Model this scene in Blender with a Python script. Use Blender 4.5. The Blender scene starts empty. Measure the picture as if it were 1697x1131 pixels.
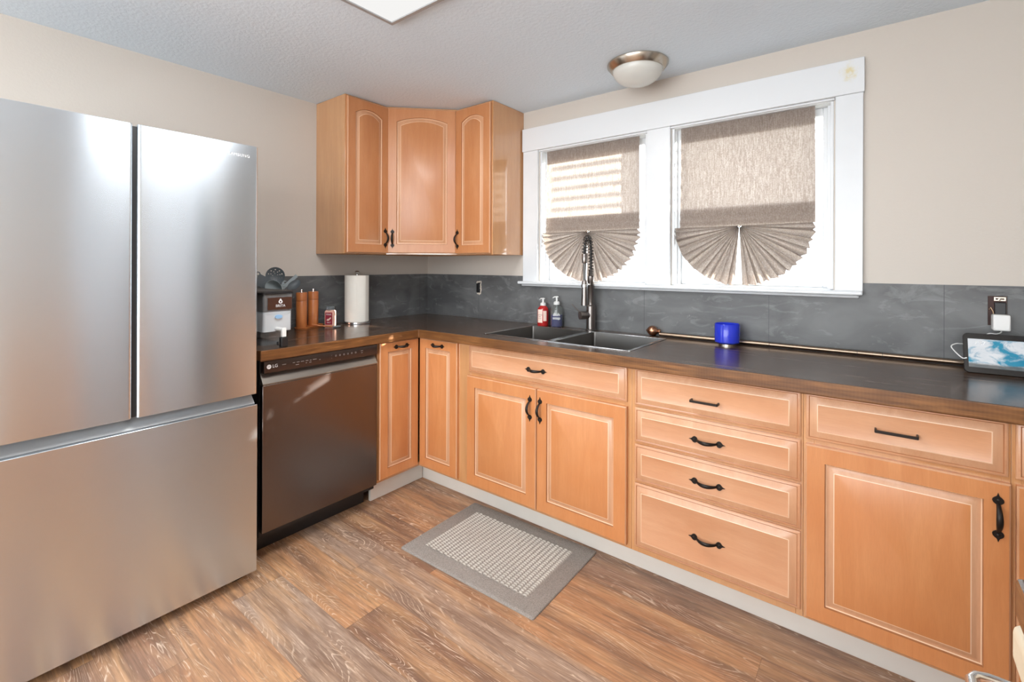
import bpy, bmesh, math, random
from mathutils import Vector, Matrix
random.seed(7)
PI = math.pi
S = bpy.context.scene
C = S.collection

# ---------------------------------------------------------------- camera
cam_d = bpy.data.cameras.new('camera')
cam = bpy.data.objects.new('camera', cam_d); C.objects.link(cam); S.camera = cam
cam_d.sensor_fit = 'HORIZONTAL'; cam_d.sensor_width = 36.0
cam_d.lens = 783.68 / 1697 * 36
cam_d.shift_y = -(565.5 - 438.73) / 1697
cam_d.clip_start = 0.02
yaw, pitch, roll = math.radians(37.938), math.radians(0.043), math.radians(0.2035)
F = Vector((-math.sin(yaw)*math.cos(pitch), math.cos(yaw)*math.cos(pitch), math.sin(pitch)))
R0 = Vector((math.cos(yaw), math.sin(yaw), 0)); U0 = R0.cross(F)
R = R0*math.cos(roll) + U0*math.sin(roll); U = -R0*math.sin(roll) + U0*math.cos(roll)
M = Matrix((R, U, -F)).transposed().to_4x4(); M.translation = Vector((2.6684, -2.3988, 1.2664))
cam.matrix_world = M

# ---------------------------------------------------------------- view, world, sun, fill lamps
S.view_settings.view_transform = 'Standard'; S.view_settings.look = 'None'
S.view_settings.exposure = 0.0; S.view_settings.gamma = 1.0; S.view_settings.use_curve_mapping = False
W = bpy.data.worlds.new('sky'); S.world = W; W.use_nodes = True
bg = W.node_tree.nodes['Background']; bg.inputs[0].default_value = (0.93, 0.97, 1.0, 1); bg.inputs[1].default_value = 6.0

def light(name, kind, loc, direction, power, color=(1, 1, 1), size=1, size_y=None):
    d = bpy.data.lights.new(name, kind); o = bpy.data.objects.new(name, d); C.objects.link(o)
    d.energy = power; d.color = color; o.location = loc
    if kind == 'AREA':
        d.shape = 'RECTANGLE'; d.size = size; d.size_y = size_y or size
    o.rotation_euler = Vector(direction).to_track_quat('-Z', 'Y').to_euler()
    return o
SUN_DIR = (-1, -0.95, -0.38)
sun = light('sun', 'SUN', (6, 6, 3), SUN_DIR, 26.0, (1, 0.93, 0.82)); sun.data.angle = 0.009
# soft fill lamps added behind the camera, at the rear and right wall openings
light('rear_fill', 'AREA', (2.0, -4.28, 1.45), (0, 1, 0.22), 40, (0.93, 0.97, 1.0), 2.6, 1.5)
light('side_fill', 'AREA', (3.42, -3.66, 1.5), (-1, 0.25, 0.05), 7, (0.93, 0.97, 1.0), 0.9, 1.2)

# ---------------------------------------------------------------- node helpers
class NT:
    def __init__(s, name):
        s.m = bpy.data.materials.new(name); s.m.use_nodes = True
        s.t = s.m.node_tree; s.t.nodes.clear()
        s.out = s.t.nodes.new('ShaderNodeOutputMaterial')
    def n(s, typ, **kw):
        nd = s.t.nodes.new(typ)
        ins = kw.pop('ins', {})
        for k, v in kw.items(): setattr(nd, k, v)
        for k, v in ins.items(): s.set(nd.inputs[k], v)
        return nd
    def set(s, sock, v):
        if isinstance(v, bpy.types.NodeSocket): s.t.links.new(v, sock)
        elif isinstance(v, bpy.types.Node): s.t.links.new(v.outputs[0], sock)
        else:
            if isinstance(v, tuple) and len(v) == 3 and sock.type == 'RGBA': v = v + (1,)
            sock.default_value = v
    def math(s, op, a, b=0.0, c=None):
        nd = s.n('ShaderNodeMath', operation=op); s.set(nd.inputs[0], a); s.set(nd.inputs[1], b)
        if c is not None: s.set(nd.inputs[2], c)
        return nd.outputs[0]
    def coords(s): return s.n('ShaderNodeTexCoord').outputs['Object']
    def mapping(s, vec, scale=(1, 1, 1), loc=(0, 0, 0), rot=(0, 0, 0)):
        return s.n('ShaderNodeMapping', ins={'Vector': vec, 'Scale': scale, 'Location': loc, 'Rotation': rot}).outputs[0]
    def noise(s, vec, scale=5, detail=3, rough=0.5, dist=0.0):
        return s.n('ShaderNodeTexNoise', ins={'Vector': vec, 'Scale': scale, 'Detail': detail, 'Roughness': rough, 'Distortion': dist}).outputs[0]
    def ramp(s, fac, stops, interp='LINEAR'):
        nd = s.n('ShaderNodeValToRGB'); s.set(nd.inputs[0], fac); r = nd.color_ramp; r.interpolation = interp
        while len(r.elements) < len(stops): r.elements.new(0.5)
        for e, (p, c) in zip(r.elements, stops):
            e.position = p; e.color = (c, c, c, 1) if isinstance(c, (int, float)) else tuple(c) + (1,)
        return nd.outputs[0]
    def mix(s, fac, a, b, blend='MIX'):
        nd = s.n('ShaderNodeMix', data_type='RGBA', blend_type=blend)
        s.set(nd.inputs[0], fac); s.set(nd.inputs[6], a); s.set(nd.inputs[7], b)
        return nd.outputs[2]
    def bump(s, h, strength=0.3, dist=0.002):
        return s.n('ShaderNodeBump', ins={'Height': h, 'Strength': strength, 'Distance': dist}).outputs[0]
    def pbr(s, color, rough=0.5, metal=0.0, normal=None, **kw):
        p = s.n('ShaderNodeBsdfPrincipled')
        s.set(p.inputs['Base Color'], color); s.set(p.inputs['Roughness'], rough); s.set(p.inputs['Metallic'], metal)
        if normal is not None: s.set(p.inputs['Normal'], normal)
        for k, v in kw.items(): s.set(p.inputs[k.replace('_', ' ')], v)
        s.t.links.new(p.outputs[0], s.out.inputs[0]); s.p = p
        return s.m

def lin(r, g, b):
    f = lambda c: ((c/255 + 0.055)/1.055)**2.4 if c/255 > 0.04045 else c/255/12.92
    return (f(r), f(g), f(b))

def plain(name, rgb, rough=0.5, metal=0.0, bumpy=0.0, **kw):
    t = NT(name); co = t.coords(); n = t.noise(co, 60, 3)
    v = t.mix(t.noise(co, 9, 2), tuple(c*0.94 for c in rgb), tuple(min(1, c*1.04) for c in rgb))
    return t.pbr(v, rough, metal, t.bump(n, bumpy, 0.001) if bumpy else None, **kw)

def wood(name, c1, c2, c3, axis='z', rough=0.36, scale=1.0, coat=0.25, coat_rough=0.22, coat_ior=1.5):
    t = NT(name); co = t.coords()
    sc = {'z': (9, 9, 0.9), 'x': (0.9, 9, 9), 'y': (9, 0.9, 9)}[axis]
    g = t.noise(t.mapping(co, tuple(q*scale for q in sc)), 3.0, 5, 0.6, 0.6)
    m = t.noise(t.mapping(co, (1.4, 1.4, 1.4)), 2.2, 2, 0.5, 0.3)
    fine = t.noise(t.mapping(co, tuple(q*9 for q in sc)), 4, 2)
    v = t.mix(t.ramp(g, [(0.32, 0.0), (0.7, 1.0)]), c1, c2)
    v = t.mix(t.math('MULTIPLY', t.ramp(m, [(0.42, 0.0), (0.68, 1.0)]), 0.5), v, c3)
    v = t.mix(t.math('MULTIPLY', t.ramp(fine, [(0.4, 0.0), (0.65, 1.0)]), 0.12), v, tuple(c*0.72 for c in c1))
    return t.pbr(v, rough, 0, t.bump(fine, 0.05, 0.0006), Coat_Weight=coat, Coat_Roughness=coat_rough, Coat_IOR=coat_ior)

MP = {}
MP['maple'] = wood('maple_vertical', (0.56, 0.222, 0.080), (0.64, 0.280, 0.110), (0.53, 0.180, 0.050))
MP['maple_x'] = wood('maple_horizontal', (0.58, 0.285, 0.150), (0.65, 0.35, 0.195), (0.55, 0.235, 0.10), 'x')
MP['maple_y'] = MP['maple']
MP['upper'] = wood('maple_upper_door', (0.50, 0.205, 0.080), (0.57, 0.26, 0.112), (0.45, 0.160, 0.050))
MP['side'] = wood('maple_side_panel', (0.56, 0.275, 0.112), (0.64, 0.335, 0.145), (0.52, 0.23, 0.08), rough=0.3, coat=1.0, coat_rough=0.07, coat_ior=1.8)
MP['band'] = wood('maple_lit_bevel', (0.58, 0.300, 0.160), (0.66, 0.37, 0.215), (0.54, 0.26, 0.125))  # paler wood: light caught on the bevel slopes is put into the colour
MP['highlight'] = plain('painted_highlight_line', (0.78, 0.53, 0.35), 0.35)  # bright edge of the panel step, a highlight painted as colour
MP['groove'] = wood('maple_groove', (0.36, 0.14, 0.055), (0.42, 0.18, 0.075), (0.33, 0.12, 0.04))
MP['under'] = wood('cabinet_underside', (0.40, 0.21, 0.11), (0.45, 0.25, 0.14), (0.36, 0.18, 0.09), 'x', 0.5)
MP['dark'] = plain('cabinet_shadow_interior', (0.10, 0.055, 0.03), 0.7)
MP['iron'] = plain('oil_rubbed_iron', (0.022, 0.017, 0.014), 0.42, 0.6, 0.25)
MP['black'] = plain('black_plastic', (0.012, 0.012, 0.013), 0.4)
MP['white_plastic'] = plain('white_plastic', (0.82, 0.82, 0.80), 0.35)
MP['kick'] = plain('toe_kick_paint', (0.70, 0.66, 0.60), 0.3)
MP['trim'] = plain('white_trim_paint', (0.72, 0.74, 0.758), 0.32)
MP['chrome'] = plain('polished_steel', (0.75, 0.75, 0.75), 0.2, 1.0)
MP['nickel'] = plain('brushed_nickel', (0.50, 0.44, 0.37), 0.26, 1.0)
MP['copper'] = plain('copper_finish', (0.50, 0.26, 0.16), 0.28, 1.0)
MP['bronze'] = plain('bronze_tube', (0.30, 0.22, 0.16), 0.3, 1.0)
MP['spring'] = plain('dark_spring_steel', (0.10, 0.095, 0.09), 0.28, 1.0)
MP['faucet'] = plain('gunmetal_steel', (0.26, 0.235, 0.22), 0.3, 1.0)
MP['plaster'] = plain('rough_plaster', (0.62, 0.56, 0.48), 0.9, 0, 1.0)
MP['paper'] = plain('paper_towel', (0.86, 0.83, 0.76), 0.9, 0, 0.5)
MP['grey_nylon'] = plain('grey_nylon', (0.085, 0.10, 0.11), 0.42)
MP['grey_light'] = plain('light_grey_nylon', (0.26, 0.30, 0.31), 0.42)
MP['mill'] = wood('acacia_mill', (0.46, 0.13, 0.035), (0.60, 0.21, 0.06), (0.36, 0.09, 0.02), 'z', 0.3, 2)
MP['salt'] = plain('pink_salt', (0.78, 0.45, 0.36), 0.6)
MP['label_red'] = plain('dark_red_label', (0.30, 0.018, 0.04), 0.5)
MP['label_pink'] = plain('pale_pink_label', (0.86, 0.66, 0.56), 0.55)
MP['ink'] = plain('dark_ink', (0.10, 0.07, 0.07), 0.6)
MP['soap_red'] = plain('red_soap', (0.42, 0.02, 0.02), 0.12)
MP['soap_blue'] = plain('blue_soap', (0.02, 0.025, 0.20), 0.1)
MP['white_print'] = plain('white_print', (0.85, 0.85, 0.85), 0.5)
MP['logo_grey'] = plain('pale_logo_print', (0.62, 0.62, 0.62), 0.5)
MP['wax'] = plain('candle_wax', (0.25, 0.28, 0.85), 0.4)
MP['steel_white'] = plain('pale_diffuser', (0.84, 0.84, 0.82), 0.4)

def glass(name, rgb, mixf=0.25, rough=0.03):
    t = NT(name)
    tr = t.n('ShaderNodeBsdfTransparent', ins={'Color': rgb + (1,)})
    gl = t.n('ShaderNodeBsdfGlossy', ins={'Color': (1, 1, 1, 1), 'Roughness': rough})
    df = t.n('ShaderNodeBsdfDiffuse', ins={'Color': rgb + (1,)})
    lw = t.n('ShaderNodeLayerWeight', ins={'Blend': 0.5})
    fr = t.math('ADD', 0.035, t.math('MULTIPLY', t.math('POWER', lw.outputs['Facing'], 4.0), 0.8))
    a = t.n('ShaderNodeMixShader', ins={0: mixf, 1: tr, 2: df})
    b = t.n('ShaderNodeMixShader', ins={0: fr, 1: a, 2: gl})
    t.t.links.new(b.outputs[0], t.out.inputs[0]); return t.m
MP['window_glass'] = glass('window_glass', (0.97, 0.99, 1.0), 0.0)
MP['clear'] = glass('clear_plastic', (0.93, 0.96, 0.98), 0.16)
MP['clear_dark'] = glass('smoky_plastic', (0.50, 0.55, 0.58), 0.25)
MP['blue_glass'] = glass('cobalt_glass', (0.05, 0.09, 0.85), 0.45)
MP['clear_bottle'] = glass('clear_bottle', (0.72, 0.74, 0.72), 0.10)

def paint(name, rgb, rough, scale, strength):
    t = NT(name); co = t.coords()
    h = t.noise(co, scale, 4, 0.6); big = t.noise(co, 1.5, 2)
    v = t.mix(big, tuple(c*0.97 for c in rgb), rgb)
    return t.pbr(v, rough, 0, t.bump(h, strength, 0.003))
MP['wall'] = paint('beige_wall_paint', (0.60, 0.545, 0.485), 0.6, 90, 0.18)
MP['ceiling'] = paint('ceiling_texture', (0.74, 0.835, 0.92), 0.8, 70, 0.75)

# stained window trim: white paint with a yellow water stain at the right end of the head board
def trim_stain():
    t = NT('white_trim_with_stain'); co = t.coords()
    d = t.n('ShaderNodeVectorMath', operation='DISTANCE', ins={0: t.mapping(co, (1, 0, 0.75)), 1: (2.567, 0, 2.058*0.75)}).outputs['Value']
    w = t.noise(co, 28, 4, 0.6)
    f = t.math('ADD', d, t.math('MULTIPLY', t.math('SUBTRACT', w, 0.5), 0.07))
    m = t.ramp(f, [(0.012, 1.0), (0.034, 0.0)])
    patch = t.ramp(t.noise(co, 55, 3), [(0.42, 0.25), (0.6, 1.0)])
    v = t.mix(t.math('MULTIPLY', t.math('MULTIPLY', m, patch), 0.8), (0.72, 0.74, 0.758), (0.66, 0.56, 0.27))
    return t.pbr(v, 0.35)
MP['trim_stain'] = trim_stain()

def slate():
    t = NT('slate_tile'); co = t.coords(); sep = t.n('ShaderNodeSeparateXYZ', ins={0: co})
    al = t.math('ADD', sep.outputs[0], sep.outputs[1])
    big = t.noise(t.mapping(co, (1, 1, 1.6)), 3.2, 4, 0.55, 1.2)
    sm = t.noise(t.mapping(co, (1.2, 1.2, 3.0), (3, 1, 2)), 4.5, 5, 0.65, 1.8)
    fine = t.noise(co, 120, 3)
    v = t.mix(t.ramp(big, [(0.35, 0.0), (0.7, 1.0)]), (0.088, 0.089, 0.090), (0.155, 0.158, 0.158))
    v = t.mix(t.math('MULTIPLY', t.ramp(sm, [(0.56, 0.0), (0.60, 0.45), (0.72, 1.0)]), 0.42), v, (0.30, 0.31, 0.31))
    spot = t.ramp(t.noise(co, 22, 2), [(0.74, 0.0), (0.78, 1.0)])
    v = t.mix(t.math('MULTIPLY', spot, 0.4), v, (0.5, 0.5, 0.48))
    j = t.math('FRACT', t.math('DIVIDE', t.math('SUBTRACT', al, 0.509), 0.5845))
    jl = t.math('LESS_THAN', j, 0.004)
    v = t.mix(t.math('MULTIPLY', jl, 0.8), v, (0.045, 0.047, 0.05))
    return t.pbr(v, t.math('ADD', t.math('MULTIPLY', sm, 0.2), 0.36), 0, t.bump(fine, 0.12, 0.001))
MP['slate'] = slate()

def counter(name, axis):
    t = NT(name); co = t.coords()
    sc = (0.7, 14, 14) if axis == 'x' else (14, 0.7, 14)
    g = t.noise(t.mapping(co, sc), 3, 6, 0.62, 0.4)
    m = t.noise(t.mapping(co, (1, 1, 1)), 2.2, 3)
    v = t.mix(t.ramp(g, [(0.35, 0.0), (0.68, 1.0)]), (0.036, 0.021, 0.014), (0.115, 0.066, 0.041))
    v = t.mix(t.math('MULTIPLY', m, 0.35), v, (0.12, 0.065, 0.035))
    return t.pbr(v, t.math('ADD', t.math('MULTIPLY', g, 0.16), 0.17), 0, t.bump(g, 0.06, 0.001), Coat_Weight=0.35, Coat_Roughness=0.12)
MP['counter_x'] = counter('walnut_top_along_wall', 'x')
MP['counter_y'] = counter('walnut_top_short_run', 'y')
def counter_edge():
    t = NT('stained_wood_edge'); co = t.coords()
    g = t.noise(t.mapping(co, (2.2, 2.2, 30)), 3, 5, 0.6, 0.5)
    ends = t.n('ShaderNodeTexWave', wave_type='BANDS', bands_direction='X', ins={'Vector': co, 'Scale': 34, 'Distortion': 2.0, 'Detail': 2}).outputs[1]
    big = t.noise(t.mapping(co, (5, 5, 5)), 1.4, 2)
    v = t.mix(t.ramp(g, [(0.3, 0.0), (0.7, 1.0)]), (0.085, 0.032, 0.010), (0.27, 0.115, 0.036))
    v = t.mix(t.math('MULTIPLY', t.ramp(big, [(0.45, 0.0), (0.6, 1.0)]), 0.55), v, (0.11, 0.042, 0.014))
    v = t.mix(t.math('MULTIPLY', ends, 0.03), v, (0.5, 0.27, 0.10))
    return t.pbr(v, 0.33, 0, t.bump(g, 0.15, 0.001))
MP['edge'] = counter_edge()

def floor_mat():
    t = NT('vinyl_plank_floor'); co = t.coords(); sep = t.n('ShaderNodeSeparateXYZ', ins={0: co})
    x, y = sep.outputs[0], sep.outputs[1]
    PW, PL = 0.19, 1.22
    ry = t.math('DIVIDE', t.math('ADD', y, 0.505 + 40*PW), PW); row = t.math('FLOOR', ry); fy = t.math('FRACT', ry)
    rr = t.n('ShaderNodeTexWhiteNoise', noise_dimensions='1D', ins={'W': t.math('ADD', row, 3.3)}).outputs[0]
    rx = t.math('ADD', t.math('DIVIDE', x, PL), t.math('ADD', t.math('MULTIPLY', rr, 1.0), 20.0)); col = t.math('FLOOR', rx); fx = t.math('FRACT', rx)
    idv = t.n('ShaderNodeCombineXYZ', ins={0: row, 1: col, 2: 1.7})
    wn = t.n('ShaderNodeTexWhiteNoise', noise_dimensions='3D', ins={'Vector': idv})
    pid = wn.outputs[0]
    base = t.ramp(pid, [(0.0, (0.46, 0.230, 0.115)), (0.22, (0.34, 0.185, 0.115)), (0.40, (0.52, 0.27, 0.135)), (0.58, (0.40, 0.275, 0.20)), (0.74, (0.26, 0.14, 0.088)), (0.86, (0.56, 0.31, 0.155))], 'CONSTANT')
    off = t.math('MULTIPLY', pid, 37.0)
    v3 = t.n('ShaderNodeCombineXYZ', ins={0: x, 1: y, 2: off})
    mott = t.noise(t.mapping(v3, (1.2, 10, 1)), 2.4, 4, 0.6, 0.7)
    c = t.mix(t.math('MULTIPLY', t.ramp(mott, [(0.40, 0.0), (0.66, 1.0)]), 0.8), base, (0.19, 0.11, 0.075))
    m2 = t.noise(t.mapping(v3, (1.0, 8, 1), (5, 3, 0)), 2.0, 3, 0.5, 0.4)
    c = t.mix(t.math('MULTIPLY', t.ramp(m2, [(0.45, 0.0), (0.72, 1.0)]), 0.65), c, (0.66, 0.38, 0.19))
    streak = t.noise(t.mapping(v3, (3, 70, 1)), 2.0, 4, 0.65)
    c = t.mix(t.math('MULTIPLY', t.ramp(streak, [(0.45, 0.0), (0.7, 1.0)]), 0.6), c, (0.15, 0.085, 0.05))
    # limed cathedral figure: contour lines of a stretched noise
    fig = t.noise(t.mapping(v3, (0.95, 6.0, 1)), 1.7, 1.6, 0.45, 0.45)
    ph = t.math('FRACT', t.math('MULTIPLY', fig, 36.0))
    line = t.ramp(ph, [(0.0, 0.0), (0.10, 1.0), (0.26, 0.0)])
    mask = t.ramp(t.noise(t.mapping(v3, (1.3, 6, 1), (9, 2, 0)), 1.8, 3, 0.6), [(0.46, 0.0), (0.60, 1.0)])
    brk = t.ramp(t.noise(t.mapping(v3, (14, 60, 1)), 2.0, 2), [(0.36, 0.0), (0.54, 1.0)])
    lf = t.math('MULTIPLY', t.math('MULTIPLY', line, mask), t.math('MULTIPLY', brk, 0.80))
    c = t.mix(lf, c, (0.80, 0.63, 0.48))
    tick = t.ramp(t.noise(t.mapping(v3, (5, 120, 1), (2, 7, 0)), 2.0, 3, 0.6), [(0.60, 0.0), (0.68, 1.0)])
    c = t.mix(t.math('MULTIPLY', tick, 0.5), c, (0.78, 0.60, 0.45))
    ey = t.math('LESS_THAN', t.math('MINIMUM', fy, t.math('SUBTRACT', 1.0, fy)), 0.004)
    ex = t.math('LESS_THAN', t.math('MINIMUM', fx, t.math('SUBTRACT', 1.0, fx)), 0.0009)
    ed = t.math('MAXIMUM', ey, ex)
    c = t.mix(t.math('MULTIPLY', ed, 0.35), c, (0.07, 0.04, 0.022))
    return t.pbr(c, t.math('ADD', t.math('MULTIPLY', streak, 0.16), 0.30), 0, t.bump(t.math('SUBTRACT', streak, ed), 0.12, 0.0015))
MP['floor'] = floor_mat()

def steel(name, rgb, rough=0.27, aniso=0.75, axis='h', wav=0.0):
    t = NT(name); co = t.coords()
    sc = (3, 3, 500) if axis == 'h' else (500, 500, 3)
    br = t.noise(t.mapping(co, sc), 1.0, 2)
    cloud = t.noise(t.mapping(co, (1.6, 1.6, 0.5)), 2.0, 2)
    tan = t.n('ShaderNodeTangent', direction_type='RADIAL', axis='Z')
    v = t.mix(br, tuple(c*0.93 for c in rgb), rgb)
    m = t.pbr(v, t.math('ADD', t.math('MULTIPLY', cloud, 0.10), rough-0.05), 1.0, t.bump(cloud, wav, 0.02) if wav else None,
              Anisotropic=aniso, Anisotropic_Rotation=0.25, Tangent=tan.outputs[0])
    return m
MP['fridge'] = steel('brushed_stainless', (0.73, 0.79, 0.84), 0.25, 0.85, 'h', 0.05)
MP['fridge_dark'] = plain('fridge_grey_sides', (0.10, 0.10, 0.105), 0.5)
MP['fridge_lip'] = plain('grey_handle_recess', (0.34, 0.345, 0.345), 0.4, 0.5)
MP['dw'] = steel('bronze_black_stainless', (0.20, 0.172, 0.165), 0.24, 0.5, 'h')
MP['dw_panel'] = plain('bronze_control_strip', (0.075, 0.050, 0.040), 0.24, 0.7)
MP['dw_lip'] = plain('grey_bronze_pocket_handle', (0.36, 0.32, 0.28), 0.3, 0.9)
MP['sink'] = steel('dark_sink_steel', (0.28, 0.265, 0.25), 0.32, 0.3, 'h')
MP['sink_rim'] = plain('sink_rim_steel', (0.62, 0.63, 0.63), 0.22, 1.0)

def fabric():
    t = NT('translucent_linen'); co = t.coords()
    slub = t.noise(t.mapping(co, (95, 95, 9)), 2.4, 4, 0.65)
    weave = t.noise(t.mapping(co, (60, 60, 60)), 3.0, 3, 0.6)
    f = t.math('ADD', t.math('MULTIPLY', slub, 0.55), t.math('MULTIPLY', weave, 0.45))
    v = t.mix(t.ramp(f, [(0.42, 0.0), (0.60, 1.0)]), (0.52, 0.435, 0.385), (0.60, 0.515, 0.46))
    tv = t.mix(t.ramp(f, [(0.44, 0.0), (0.60, 1.0)]), (0.19, 0.15, 0.125), (0.36, 0.315, 0.28))
    d = t.n('ShaderNodeBsdfDiffuse', ins={'Color': v}); r = t.n('ShaderNodeBsdfTranslucent', ins={'Color': tv})
    m = t.n('ShaderNodeMixShader', ins={0: 0.62, 1: d, 2: r})
    t.t.links.new(m.outputs[0], t.out.inputs[0]); return t.m
MP['fabric'] = fabric()

def screen():
    t = NT('cloud_picture_screen'); co = t.coords()
    n1 = t.noise(t.mapping(co, (1, 1, 1.9), (1.5, 0, 1)), 13, 6, 0.62, 0.6)
    n2 = t.noise(t.mapping(co, (1, 1, 3), (4, 0, 2)), 20, 4, 0.6)
    sep = t.n('ShaderNodeSeparateXYZ', ins={0: co})
    sky = t.mix(n2, (0.0, 0.16, 0.33), (0.02, 0.38, 0.55))
    g = t.math('ADD', n1, t.math('MULTIPLY', t.math('SUBTRACT', 0.10, sep.outputs[0]), 0.9))
    v = t.mix(t.ramp(g, [(0.44, 0.0), (0.56, 1.0)]), sky, t.mix(n2, (0.60, 0.66, 0.72), (0.92, 0.93, 0.95)))
    v = t.mix(t.ramp(t.math('ADD', sep.outputs[2], t.math('MULTIPLY', n2, 0.012)), [(0.017, 0.9), (0.021, 0.0)]), v, (0.10, 0.11, 0.11))
    e = t.n('ShaderNodeEmission', ins={'Color': v, 'Strength': 0.95})
    gl = t.n('ShaderNodeBsdfGlossy', ins={'Color': (1, 1, 1, 1), 'Roughness': 0.08})
    m = t.n('ShaderNodeMixShader', ins={0: 0.05, 1: e, 2: gl})
    t.t.links.new(m.outputs[0], t.out.inputs[0]); return t.m
MP['screen'] = screen()

def rug(name, c1, c2, sc):
    t = NT(name); co = t.coords(); n = t.noise(co, sc, 4, 0.7); b = t.noise(co, 14, 2)
    v = t.mix(t.ramp(n, [(0.35, 0.0), (0.65, 1.0)]), c1, c2)
    v = t.mix(t.math('MULTIPLY', b, 0.25), v, tuple(q*0.8 for q in c1))
    return t.pbr(v, 0.95, 0, t.bump(n, 0.9, 0.003))
MP['rug_border'] = rug('taupe_carpet_border', (0.24, 0.21, 0.185), (0.42, 0.375, 0.335), 260)
MP['rug_loop'] = rug('oatmeal_loop_pile', (0.52, 0.475, 0.41), (0.74, 0.69, 0.61), 300)
MP['rug_gap'] = rug('brown_rug_backing', (0.34, 0.30, 0.26), (0.46, 0.41, 0.36), 300)
MP['led'] = None
t = NT('lit_led_diffuser'); e = t.n('ShaderNodeEmission', ins={'Color': (1, 0.99, 0.97, 1), 'Strength': 0.92}); t.t.links.new(e.outputs[0], t.out.inputs[0]); MP['led'] = t.m
MP['exterior'] = plain('white_exterior_paint', (0.85, 0.85, 0.83), 0.6)
MP['ground'] = plain('outdoor_ground', (0.35, 0.33, 0.28), 0.9)

# ---------------------------------------------------------------- mesh helpers
class MB:
    def __init__(s): s.v = []; s.f = []; s.m = []
    def face(s, idx, mi=0): s.f.append(tuple(idx)); s.m.append(mi)
    def box(s, x0, x1, y0, y1, z0, z1, mi=0, top=None):
        b = len(s.v)
        s.v += [(x0, y0, z0), (x1, y0, z0), (x1, y1, z0), (x0, y1, z0), (x0, y0, z1), (x1, y0, z1), (x1, y1, z1), (x0, y1, z1)]
        for k, q in enumerate(((0, 3, 2, 1), (4, 5, 6, 7), (0, 1, 5, 4), (1, 2, 6, 5), (2, 3, 7, 6), (3, 0, 4, 7))):
            s.face([b+i for i in q], top if (top is not None and k == 1) else mi)
        return s
    def rings(s, loops, mats, cap0=True, cap1=True, capm0=0, capm1=None):
        """bridge closed loops of equal length; mats[k] is the material between loop k and k+1"""
        b = len(s.v); n = len(loops[0])
        for L in loops: s.v += [tuple(p) for p in L]
        for k in range(len(loops)-1):
            mi = mats[k] if isinstance(mats, (list, tuple)) else mats
            for i in range(n):
                j = (i+1) % n
                s.face((b+k*n+i, b+k*n+j, b+(k+1)*n+j, b+(k+1)*n+i), mi)
        if cap0: s.face([b+i for i in reversed(range(n))], capm0)
        if cap1: s.face([b+(len(loops)-1)*n+i for i in range(n)], capm1 if capm1 is not None else (mats[-1] if isinstance(mats, (list, tuple)) else mats))
        return s
    def lathe(s, prof, n=32, c=(0, 0, 0), axis='z', mi=0, mats=None, caps=True):
        loops = []
        for r, h in prof:
            L = []
            for i in range(n):
                a = 2*PI*i/n; p = (r*math.cos(a), r*math.sin(a), h)
                if axis == 'x': p = (p[2], p[0], p[1])
                if axis == 'y': p = (p[1], p[2], p[0])
                L.append((p[0]+c[0], p[1]+c[1], p[2]+c[2]))
            loops.append(L)
        return s.rings(loops, mats if mats else mi, caps, caps, mi if not mats else mats[0])
    def tube(s, pts, r, n=10, mi=0, flat=None, caps=True):
        pts = [Vector(p) for p in pts]; rs = r if isinstance(r, (list, tuple)) else [r]*len(pts)
        loops = []; up = None
        for i, p in enumerate(pts):
            d = (pts[min(i+1, len(pts)-1)] - pts[max(i-1, 0)]).normalized()
            if up is None:
                up = Vector((0, 0, 1)) if abs(d.z) < 0.9 else Vector((0, 1, 0))
            a = (up - d*up.dot(d)).normalized(); up = a; b = d.cross(a)
            fl = flat or (1, 1)
            loops.append([p + a*math.cos(2*PI*k/n)*rs[i]*fl[0] + b*math.sin(2*PI*k/n)*rs[i]*fl[1] for k in range(n)])
        return s.rings(loops, mi, caps, caps, mi)
    def prism(s, outline, y0, y1, mi=0, plane='xz'):
        """outline of 2D points extruded between two depths"""
        def P(p, d):
            return (p[0], d, p[1]) if plane == 'xz' else ((p[0], p[1], d) if plane == 'xy' else (d, p[0], p[1]))
        return s.rings([[P(p, y0) for p in outline], [P(p, y1) for p in outline]], mi, True, True, mi)
    def xf(s, M, start=0):
        for i in range(start, len(s.v)): s.v[i] = tuple(M @ Vector(s.v[i]))
        return s
    def build(s, name, mats, parent=None, loc=None, smooth=35, bevel=0, seg=2, rot=None):
        me = bpy.data.meshes.new(name); me.from_pydata([tuple(p) for p in s.v], [], s.f)
        mats = [mats] if not isinstance(mats, (list, tuple)) else mats
        for m in mats: me.materials.append(MP[m] if isinstance(m, str) else m)
        me.polygons.foreach_set('material_index', s.m)
        bm = bmesh.new(); bm.from_mesh(me); bmesh.ops.recalc_face_normals(bm, faces=bm.faces); bm.to_mesh(me); bm.free()
        if smooth:
            me.shade_smooth(); me.set_sharp_from_angle(angle=math.radians(smooth))
        o = bpy.data.objects.new(name, me); C.objects.link(o)
        if parent is not None: o.parent = parent
        if loc: o.location = loc
        if rot: o.rotation_euler = rot
        if bevel:
            b = o.modifiers.new('bevel', 'BEVEL'); b.width = bevel; b.segments = seg; b.limit_method = 'ANGLE'; b.angle_limit = math.radians(40)
        return o

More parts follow.
